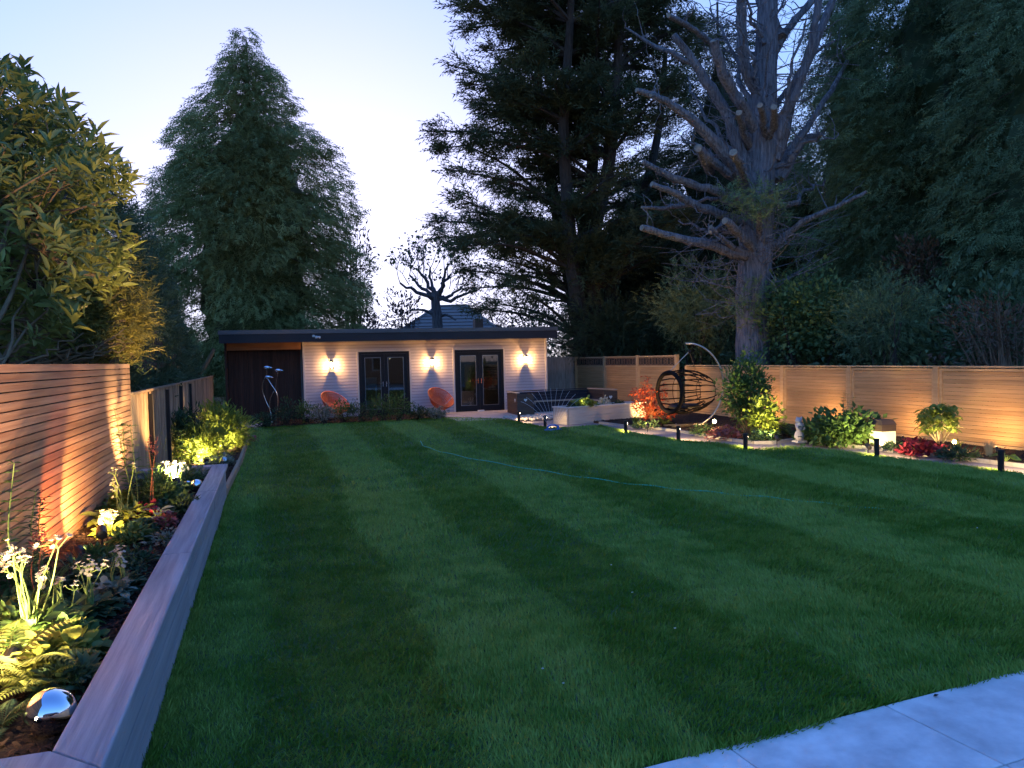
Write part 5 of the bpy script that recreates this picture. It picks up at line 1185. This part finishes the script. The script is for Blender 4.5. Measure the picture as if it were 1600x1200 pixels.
def whorled(name, label, loc, h, nst, seed, mat='leaf_mid', L=.10, stem='stem', lean=.12, plume=None, sp=.10):
    r = np.random.default_rng(seed); t = thing(name, label, 'plant', tuple(loc)); mb = MB(); cl = Cloud(); pl_ = Cloud()
    for i in range(nst):
        a = r.uniform(0, 6.28); hh_ = h*r.uniform(.8, 1.05); q = A(*loc)+A(math.cos(a)*(sp+lean*hh_)*r.random(), math.sin(a)*(sp+lean*hh_)*r.random(), hh_); P = curve([A(*loc)+r.normal(0, sp*.4, 3)*A(1, 1, 0), (A(*loc)+q)/2+r.normal(0, .03, 3), q], 14, 1); mb.tube(P, np.linspace(.006, .0025, 14), 5, cap=False)
        for k in range(3, 14):
            m = 4; b_ = r.uniform(0, 6.28)+np.arange(m)*6.28/m; D = np.stack([np.cos(b_), np.sin(b_), r.uniform(.05, .5, m)], 1); s = (1.1-.5*k/14)
            cl.add(np.tile(P[k], (m, 1)), D, np.tile(A(0, 0, 1), (m, 1))+r.normal(0, .2, (m, 3)), L*s*r.uniform(.7, 1.2, m), L*.2*s, LEAF6, np.clip(r.normal(.5, .2, m), 0, 1))
        if plume:
            m = 46; f = r.random(m); c_ = q+np.outer((f-.2)*h*.28, A(.15, 0, 1)); b_ = r.uniform(0, 6.28, m); D = np.stack([np.cos(b_), np.sin(b_), r.uniform(.2, 1, m)], 1)
            pl_.add(c_+D*.012*(1.2-f[:, None]), D, r.normal(0, 1, (m, 3)), .026*(1.3-f), .012, LEAF, r.random(m))
    mb.build('stems', M[stem], t); cl.build('leaves', M[mat], t)
    if plume: pl_.build('flower_plume', M[plume], t)
    return t
ZL = .37
L_ = lambda x, y, z=ZL: gz(x, y, z)
# ---- left raised bed, from the near corner away
fern('fern', 'tall arching fern at the left edge behind the steel ball', L_(8, 1075), .42, 13, 'leaf_fern', seed=1)
fern('fern', 'low spreading fern just behind the large steel ball', L_(62, 1085), .26, 11, 'leaf_fern', seed=2)
fern('fern', 'shaded fern at the bottom left corner of the bed', L_(5, 1140), .22, 9, 'leaf_deep', seed=3)
mound('heuchera', 'lime green lobed leaf mound lit brightly in the near bed', L_(82, 1050), .17, .15, 260, .07, 'leaf_lime', 4, wr=.9)
mound('heuchera', 'dark green leafy clump right of the lime mound', L_(135, 1035), .10, .12, 110, .06, 'leaf_mid', 5, wr=.8)
astrantia('astrantia', 'brightly lit pale flowered plant with white stems at the left edge', L_(48, 1010), .46, 9, 6, head=.020)
astrantia('astrantia', 'pale flowered plant leaning left at the picture edge', L_(-12, 985), .46, 7, 7, head=.020)
astrantia('astrantia', 'cluster of small pale flower heads beside the lime mound', L_(95, 985), .30, 6, 8, head=.017)
astrantia('astrantia', 'dim pale flowers in shadow near the coping', L_(140, 965), .26, 8, 9, head=.016, mat='leaf_deep')
astrantia('astrantia', 'dim white flowers near the coping, farther along the raised bed', L_(185, 925), .22, 7, 10, head=.016, mat='leaf_deep')
whorled('plume_flower', 'rust red flower plume at the far left edge', L_(45, 960), .42, 2, 11, 'leaf_deep', .09, 'redstem', .22, 'leaf_pink')
whorled('lily', 'tall lily with whorled leaves against the cedar screen', L_(60, 905), .55, 2, 12, 'leaf_deep', .11)
whorled('lily', 'tall thin lily at the left edge against the cedar screen', L_(4, 930), .80, 2, 13, 'leaf_mid', .10)
grass('day_lily', 'strap leaved plant in the middle of the near bed', L_(70, 945), .30, 46, 'leaf_mid', .016, .6, seed=3, cat='plant')
grass('day_lily', 'dark strap leaved clump beside the near spotlight', L_(118, 900), .20, 40, 'leaf_deep', .014, .7, seed=4, cat='plant')
mound('low_evergreen', 'dark evergreen mound in front of the black spotlight', L_(170, 905), .20, .13, 420, .05, 'leaf_deep', 14, wr=.45, tm=LEAF)
mound('low_evergreen', 'dark evergreen mound beside the coping, left of the small spotlight', L_(212, 882), .13, .10, 260, .05, 'leaf_deep', 15, wr=.5, tm=LEAF)
hosta('hosta', 'bright broad leaved plant lit from below by the black spotlight', L_(160, 825), .15, 15, 'leaf_lime', seed=1)
hosta('hosta', 'broad leaved plant behind the black spotlight near the screen', L_(150, 795), .14, 10, 'leaf_lime', seed=2)
hosta('hosta', 'blue green broad leaved plant near the middle of the raised bed', L_(248, 815), .13, 9, 'leaf_silver', seed=3)
astrantia('astrantia', 'tall branching stems with pale flowers above the lit hosta', L_(195, 820), .42, 5, 16, head=.018, mat='leaf_lime')
astrantia('astrantia', 'white flower cluster glaring beside the bright hosta', L_(172, 838), .16, 10, 17, head=.026, mat='leaf_lime', nleaf=120)
mound('heuchera', 'small dark red leafed plant beside the blue green leaves', L_(232, 812), .13, .13, 150, .055, 'leaf_burg', 18, wr=.85)
mound('heuchera', 'second dark red leafed plant nearer the coping', L_(262, 822), .09, .09, 90, .05, 'leaf_pink', 19, wr=.85)
mound('catmint', 'grey green low plant spilling on to the coping', L_(262, 848), .15, .10, 240, .05, 'leaf_silver', 20, wr=.5, tm=LEAF)
grass('day_lily', 'tall green strap leaved clump by the end of the screen', L_(240, 790), .45, 70, 'leaf_mid', .018, .5, seed=5, cat='plant')
mound('leafy_shrub', 'bushy green plant under the tall strap leaves', L_(245, 792), .22, .30, 520, .07, 'leaf_mid', 21, wr=.4, tm=LEAF)
whorled('lily', 'tallest lily standing at the end of the cedar screen', L_(208, 800), .95, 3, 22, 'leaf_mid', .12)
whorled('plume_flower', 'pink plume flower on a red stem beside the strap leaves', L_(238, 800), .62, 2, 23, 'leaf_mid', .08, 'redstem', .1, 'leaf_pink')
astrantia('astrantia', 'bright white flowers round the middle spotlight of the raised bed', L_(275, 770), .30, 10, 24, head=.026, mat='leaf_mid')
mound('catmint', 'low grey green plant behind the small steel balls', L_(308, 748), .20, .13, 280, .06, 'leaf_silver', 25, wr=.5, tm=LEAF)
mound('low_evergreen', 'dark leafy plant in front of the small steel balls', L_(285, 800), .20, .15, 360, .07, 'leaf_deep', 26, wr=.5, tm=LEAF)
fern('fern', 'feathery fern against the lit end of the cedar screen', L_(150, 806), .26, 10, 'leaf_deep', seed=6)
for i, (px, py, rad, h, mt, lb, tmn) in enumerate((
    (30, 1000, .16, .18, 'leaf_mid', 'leafy green clump under the brightest flower stems', 1), (110, 1010, .12, .12, 'leaf_mid', 'green leafy plant right behind the lime mound', 0), (60, 975, .15, .16, 'leaf_mid', 'leafy clump between the two near flower clusters', 1),
    (128, 930, .14, .12, 'leaf_deep', 'dark leafy plant midway between near flowers and spotlight', 0), (20, 930, .16, .22, 'leaf_mid', 'leafy plant at the left edge below the orange patch', 1), (150, 880, .12, .10, 'leaf_mid', 'small leafy plant just before the black spotlight', 1),
    (205, 850, .14, .13, 'leaf_mid', 'green plant right of the black spotlight', 1), (190, 800, .14, .18, 'leaf_lime', 'yellow green plant behind the lit hosta', 0), (222, 835, .10, .10, 'leaf_deep', 'dark small plant by the dark red leaves', 0),
    (265, 785, .16, .18, 'leaf_mid', 'green leafy plant left of the small steel balls', 1), (290, 755, .16, .20, 'leaf_mid', 'leafy plant at the far end of the raised bed', 1), (255, 765, .18, .26, 'leaf_mid', 'taller leafy plant by the screen end', 1), (172, 940, .11, .10, 'leaf_silver', 'grey green plant against the coping near the dim flowers', 0), (110, 1075, .12, .09, 'leaf_deep', 'low dark plant beside the coping near the steel ball', 1))):
    mound('border_plant', lb, L_(px, py), rad, h, 300, .075 if tmn else .06, mt, 300+i, 'small leafy plants filling the raised bed', wr=.35 if tmn else .8, tm=LEAF6 if tmn else BROAD)
# ---- low bed beyond
Z2 = .10
bush('lit_shrub', 'brightly lit narrow leaved shrub at the far end of the left bed', gz(348, 702, Z2)+A(0, 0, .38), (.42, .5, .40), 2600, .15, 'leaf_lime', 41, base=tuple(gz(348, 702, Z2)), tm=LEAF6, wratio=.22, branch_r=.010, nb=14, clump=8, up=.6)
bush('lit_shrub', 'lit yellow green shrub nearer than the brightest one in the low bed', gz(318, 722, Z2)+A(0, 0, .30), (.36, .42, .33), 1900, .12, 'leaf_lime', 42, base=tuple(gz(318, 722, Z2)), tm=LEAF6, wratio=.25, branch_r=.010, nb=14, clump=8, up=.6)
bush('dark_shrub', 'dark leaved shrub against the low board fence', gz(298, 722, Z2)+A(-.1, 0, .42), (.34, .5, .42), 1500, .12, 'leaf_deep', 43, base=tuple(gz(298, 722, Z2)), tm=LEAF6, wratio=.25, branch_r=.012, nb=12, clump=8)
mound('low_evergreen', 'low grey green plant at the timber edging', gz(345, 726, Z2), .24, .16, 260, .08, 'leaf_silver', 44, wr=.5, tm=LEAF)
mound('heuchera', 'brown leafed low plant at the far tip of the timber edging', gz(378, 690, Z2), .26, .16, 200, .08, 'leaf_pink', 45, wr=.7)
# ---- shrubs before the cabin
for i, (px, pyb, hgt, wid, lb, mt) in enumerate(((410, 668, .45, .42, 'low shrub at the foot of the steel sculpture', 'leaf_deep'), (448, 665, .80, .42, 'upright shrub before the dark store', 'leaf_deep'), (480, 662, .75, .38, 'shrub before the cabin left corner', 'leaf_mid'), (508, 662, .62, .38, 'silvery shrub below the left orange chair', 'leaf_silver'),
    (540, 660, .75, .38, 'shrub right of the left orange chair', 'leaf_mid'), (568, 660, .72, .40, 'shrub before the left leaf of the left glass doors', 'leaf_deep'), (598, 659, .95, .50, 'largest shrub before the left glass doors', 'leaf_mid'), (625, 658, .95, .45, 'shrub before the right edge of the left glass doors', 'leaf_mid'), (655, 656, .48, .36, 'low shrub below the middle lantern', 'leaf_deep'), (682, 655, .38, .32, 'low pale flowered shrub before the right orange chair', 'leaf_silver'))):
    c = gz(px, pyb, .04); bush('border_shrub', lb, c+A(0, .2, hgt*.40), (wid*.85, .4, hgt*.38), 700, .075, mt, 120+i, 'shrubs in the bed before the cabin', base=tuple(c+A(0, .2, 0)), tm=LEAF, wratio=.4, branch_r=.010, nb=14, clump=9, up=.6)
# ---- planter
def onpl(f, s): return np.array([*(pa+pd*f+pn*s), .40])
mound('lettuce_plant', 'glowing pale green leafy plant in the timber planter', onpl(.75, .24), .30, .24, 240, .13, 'leaf_lime', 51, wr=.7)
mound('sedum', 'pale cream headed plant in the timber planter', onpl(1.42, .24), .17, .26, 170, .07, 'leaf_flower', 52, wr=.6)
mound('low_evergreen', 'dark trailing plant at the near end of the planter', onpl(.36, .22), .18, .12, 160, .08, 'leaf_deep', 53, wr=.6)
mound('low_evergreen', 'small dark plant in the planter near the heart panel', onpl(1.95, .26), .16, .12, 130, .07, 'leaf_deep', 54, wr=.6)
# ---- right bed
def g5(x, y): return gz(x, y, .045)
def acer():
    r = np.random.default_rng(77); b = g5(1018, 663); t = thing('red_acer', 'small scarlet leaved maple tree lit from below by the egg chair', 'tree', tuple(b)); d = np.dot(b-_C, _fw); wd = MB(); cl = Cloud(); tk = at(1017, 648, d)
    MB().tube(curve([b, (b+tk)/2+A(.01, 0, 0), tk], 6), np.linspace(.05, .035, 6), 8).build('trunk', M['twig'], t)
    poly = [(990, 640), (985, 615), (998, 600), (1003, 582), (1012, 590), (1024, 608), (1035, 590), (1042, 604), (1040, 632), (1058, 645), (1048, 655), (1025, 652), (1005, 655)]
    P = np.stack([r.uniform(980, 1062, 650), r.uniform(580, 660, 650)], 1); P = P[inside(poly, P)]
    for i, (x, y) in enumerate(P):
        q = at(x, y, d+r.uniform(-.45, .45))
        if i % 9 == 0: wd.tube(curve([tk, (tk+q)/2+r.normal(0, .05, 3), q], 6, 1), np.linspace(.016, .005, 6), 5, cap=False)
        m = 5; dens = 1 if y > 608 else .6
        if r.random() > dens: continue
        D = r.normal(0, 1, (m, 3))*A(1, 1, .4)+A(0, 0, -.15); cl.add(np.tile(q, (m, 1))+r.normal(0, .03, (m, 3)), D, r.normal(0, .4, (m, 3))+A(0, 0, 1), r.uniform(.05, .085, m), r.uniform(.025, .045, m), LEAF, np.clip(r.normal(.5, .25, m), 0, 1))
    wd.build('branches', M['redstem'], t); cl.build('crown', M['leaf_red'], t)
acer()
grass('sedge', 'bright green grassy tuft left of the red maple', g5(992, 664), .34, 60, 'leaf_mid', .014, .6, seed=7)
fern('fern', 'green fern to the right of the red maple trunk', g5(1038, 664), .34, 10, 'leaf_mid', seed=8)
mound('low_evergreen', 'low dark leafy plant in front of the red maple', g5(1008, 668), .34, .14, 260, .09, 'leaf_deep', 55, wr=.5, tm=LEAF)
mound('low_evergreen', 'low green plant at the corner of the egg chair base', g5(1098, 679), .26, .20, 260, .09, 'leaf_mid', 56, wr=.35, tm=LEAF)
mound('heuchera', 'pinkish leafed low plant below the glaring floodlight', g5(1132, 684), .34, .20, 330, .08, 'leaf_pink', 57, wr=.7)
bush('tall_shrub', 'tall upright leafy shrub lit yellow green against the fence', g5(1180, 686)+A(.42, .9, .88), (.52, .45, .62), 3400, .10, 'leaf_mid', 58, base=tuple(g5(1182, 686)+A(.35, .7, 0)), tm=LEAF, wratio=.45, branch_r=.014, nb=26, clump=9, up=.3, twig='twig')
bush('lit_shrub', 'bright yellow lit leafy shrub low in front of the tall shrub', g5(1205, 686)+A(.05, .3, .40), (.34, .3, .34), 900, .10, 'leaf_lime', 59, base=tuple(g5(1205, 686)+A(.05, .3, 0)), tm=LEAF, wratio=.6, branch_r=.008, nb=12, clump=7, twig='twig')
mound('low_evergreen', 'low green plant at the foot of the tall shrub', g5(1192, 688), .34, .18, 300, .09, 'leaf_deep', 60, wr=.5, tm=LEAF)
fern('fern', 'dark fern left of the stone figurine', g5(1234, 682), .46, 12, 'leaf_deep', seed=9)
grass('feather_grass', 'grey feathery grass clump right of the stone figurine', g5(1276, 687), .50, 110, 'leaf_grey', .006, .35, seed=10)
bush('hydrangea', 'broad leafed bush beside the box lantern, lit on one side', g5(1338, 695)+A(0, .25, .27), (.62, .42, .29), 1900, .12, 'leaf_mid', 61, base=tuple(g5(1338, 695)+A(0, .25, 0)), tm=LEAF, wratio=.6, branch_r=.010, nb=14, clump=9)
bush('hydrangea', 'smaller leafy bush left of the broad one by the fence post', g5(1298, 692)+A(0, .35, .18), (.36, .3, .20), 700, .10, 'leaf_mid', 62, base=tuple(g5(1298, 692)+A(0, .35, 0)), tm=LEAF, wratio=.6, branch_r=.008, nb=10, clump=9)
whorled('young_shrub', 'slender leafy stems rising before the fence panel', g5(1343, 690)+A(.1, .5, 0), .85, 4, 63, 'leaf_mid', .09, 'twig', .1)
mound('low_evergreen', 'small green plant right of the box lantern', g5(1400, 703), .24, .12, 180, .09, 'leaf_deep', 64, wr=.5, tm=LEAF)
mound('heuchera', 'burgundy leafed mound beside the small umbrella shaped tree', g5(1440, 708), .32, .19, 420, .09, 'leaf_burg', 65, wr=.85)
def minitree():
    r = np.random.default_rng(70); b = g5(1468, 706); t = thing('small_tree', 'small many stemmed tree with umbrella crown lit yellow against the fence', 'tree', tuple(b)); d = np.dot(b-_C, _fw); cl = Cloud(); wd = MB()
    for x, y in ((1448, 672), (1456, 664), (1464, 668), (1472, 660), (1480, 668), (1486, 672)):
        q = at(x, y, d+r.uniform(-.15, .15)); wd.tube(curve([b+r.normal(0, .012, 3)*A(1, 1, 0), b+(q-b)*.45+A(0, 0, .02)+r.normal(0, .015, 3), q], 9, 1), np.linspace(.016, .008, 9), 6, cap=False)
        for k in range(5):
            e = at(r.uniform(1438, 1494), r.uniform(634, 668), d+r.uniform(-.35, .35)); wd.tube(curve([q, (q+e)/2+A(0, 0, .03), e], 5, 1), np.linspace(.008, .003, 5), 4, cap=False)
    poly = [(1434, 655), (1444, 636), (1465, 631), (1492, 634), (1497, 650), (1490, 672), (1474, 668), (1460, 672), (1448, 676)]
    P = np.stack([r.uniform(1430, 1500, 420), r.uniform(628, 680, 420)], 1); P = P[inside(poly, P)]
    for x, y in P:
        m = 3; q = at(x, y, d+r.uniform(-.38, .38)); a = r.uniform(0, 6.28, m); D = np.stack([np.cos(a), np.sin(a), -r.uniform(.1, .7, m)], 1)
        cl.add(np.tile(q, (m, 1))+r.normal(0, .02, (m, 3)), D, np.tile(A(0, 0, 1), (m, 1))+r.normal(0, .25, (m, 3)), r.uniform(.09, .15, m), r.uniform(.035, .06, m), LEAF6, np.clip(r.normal(.55, .2, m), 0, 1))
    wd.build('stems', M['twig'], t); cl.build('crown', M['leaf_lime'], t)
minitree()
mound('low_evergreen', 'feathery green mound right of the small umbrella shaped tree', g5(1494, 716), .26, .16, 420, .09, 'leaf_deep', 66, wr=.35, tm=LEAF)
grass('feather_grass', 'arching lit grass blades above the right hand spotlight', g5(1512, 703)+A(0, .2, 0), .36, 16, 'leaf_lime', .008, .9, seed=11)
grass('feather_grass', 'grey wispy grass clump near the right edge before the fence', g5(1545, 712), .34, 110, 'leaf_grey', .006, .4, seed=12)
hosta('hosta', 'green broad leaved plant just behind the nearest bollard light', g5(1572, 722), .17, 12, 'leaf_mid', seed=5, lift=.3)

# ---- spotlights in the beds
WARM = (1, .58, .21)
spot(L_(20, 1062), L_(75, 1000)+A(-.05, .25, .22), 20, 'spotlight hidden among the near ferns at the left edge', 110, (1, .78, .36), .10)
spot(L_(160, 858), L_(165, 800)+A(-.15, .5, .7), 26, 'black spotlight standing before the bright hosta', 95, WARM, .13)
spot(L_(278, 772), A(-2.05, 10.6, 3.3), 75, 'spotlight among white flowers midway along the raised bed', 110, (1, .74, .36), .12)
spot(gz(352, 708, Z2), gz(340, 696, Z2)+A(-.7, .9, .8), 42, 'spotlight under the brightest far shrub', 120, (1, .76, .34), .10)
spot(gz(322, 728, Z2), gz(318, 716, Z2)+A(-.5, .6, .6), 30, 'spotlight under the nearer lit shrub in the low bed', 120, (1, .76, .34), .10)
spot((-1.30, 6.0, ZL), (-1.62, 6.55, .72), 11, 'spotlight throwing an orange patch on the cedar screen', 84, (1, .30, .08), .08)
spot((-1.34, 14.0, Z2), (-1.62, 14.7, .75), 10, 'small added uplight at the foot of the low board fence', 110, WARM, .06)  # added lamp, warms the low board fence
spot(A(-.98, 3.02, ZL), A(-2.1, 7.3, 3.3), 150, 'added unseen spotlight just outside the left edge aimed up at the leafy tree', 84, (1, .62, .34), .06)  # added out-of-view lamp that lights the leafy tree and the screen
spot(g5(1012, 672), at(1020, 625, 18.5)+A(.1, .3, .1), 24, 'spotlight under the red maple', 85, WARM, .10)
def globe(loc, r, W, label, col):
    loc = A(*loc); t = thing('globe_light', label, 'globe light', tuple(loc), 'glowing globe lights in the right bed')
    MB().tube([loc-A(0, 0, .04), loc+A(0, 0, .10)], .012, 7).build('stake', M['black'], t)
    MB().lathe([(r*.5, .09), (r*.6, .10), (r*.6, .12)], 12, loc).build('collar', M['black'], t)
    a = np.linspace(-1.3, math.pi/2-.03, 12); MB().lathe([(r*math.cos(q), r*math.sin(q)) for q in a], 18, loc+A(0, 0, .115+r)).build('globe', M['bulb'], t, smooth=True)
    ld = bpy.data.lights.new('globe_source', 'POINT'); ld.energy = W; ld.color = col; ld.shadow_soft_size = r*1.1; link('globe_source', ld, t, loc=(0, 0, .115+r))
globe(g5(1131, 672)+A(.05, .45, 0), .042, 22, 'glaring globe light between the egg chair and the tall shrub', (1, .56, .20))
spot(g5(1214, 692), g5(1192, 686)+A(.1, 1.0, 1.1), 24, 'spotlight in front of the yellow lit shrub', 90, (1, .80, .30), .09)
spot(g5(1372, 702)+A(-.25, -.05, 0), g5(1350, 694)+A(.0, .9, .8), 12, 'spotlight before the broad leafed bush', 90, (1, .82, .32), .07)
spot(g5(1478, 712), g5(1466, 706)+A(.2, .35, .8), 7.5, 'spotlight at the foot of the small umbrella shaped tree', 80, (1, .82, .34), .07)
globe(g5(1508, 707)+A(.05, .25, 0), .028, 14, 'small glaring globe light near the right edge before the fence', (1, .60, .24))
spot(onpl(.55, .12), onpl(.85, .3)+A(0, 0, .2), 2.2, 'tiny spotlight inside the timber planter', 110, (1, .85, .5), .06, .6, .025)
spot(g5(1040, 664)+A(.4, 1.6, 0), A(11.5, 21.6, 1.0), 24, 'spotlight behind the egg chair washing the lattice fence', 110, WARM, .10)

spot((-.86, 11.7, Z2), (-2.2, 10.6, 2.8), 60, 'added spotlight in the low bed aimed up at the warm tinted hedge conifer', 62, WARM, .06)  # added lamp, brightens the conifer above the screen
for y, lb in ((9.3, 'small added uplight at the fence foot by the nearest fence panel'), (11.2, 'small added uplight at the fence foot behind the burgundy mound'), (13.4, 'small added uplight at the fence foot behind the broad leafed bush'), (15.4, 'small added uplight at the fence foot behind the tall shrub')):
    spot((11.0, y, .045), (11.62, y+.7, .75), 6.5, lb, 125, (1, .56, .20), .05, .8, .028)  # added lamps hidden behind plants to wash the right fence
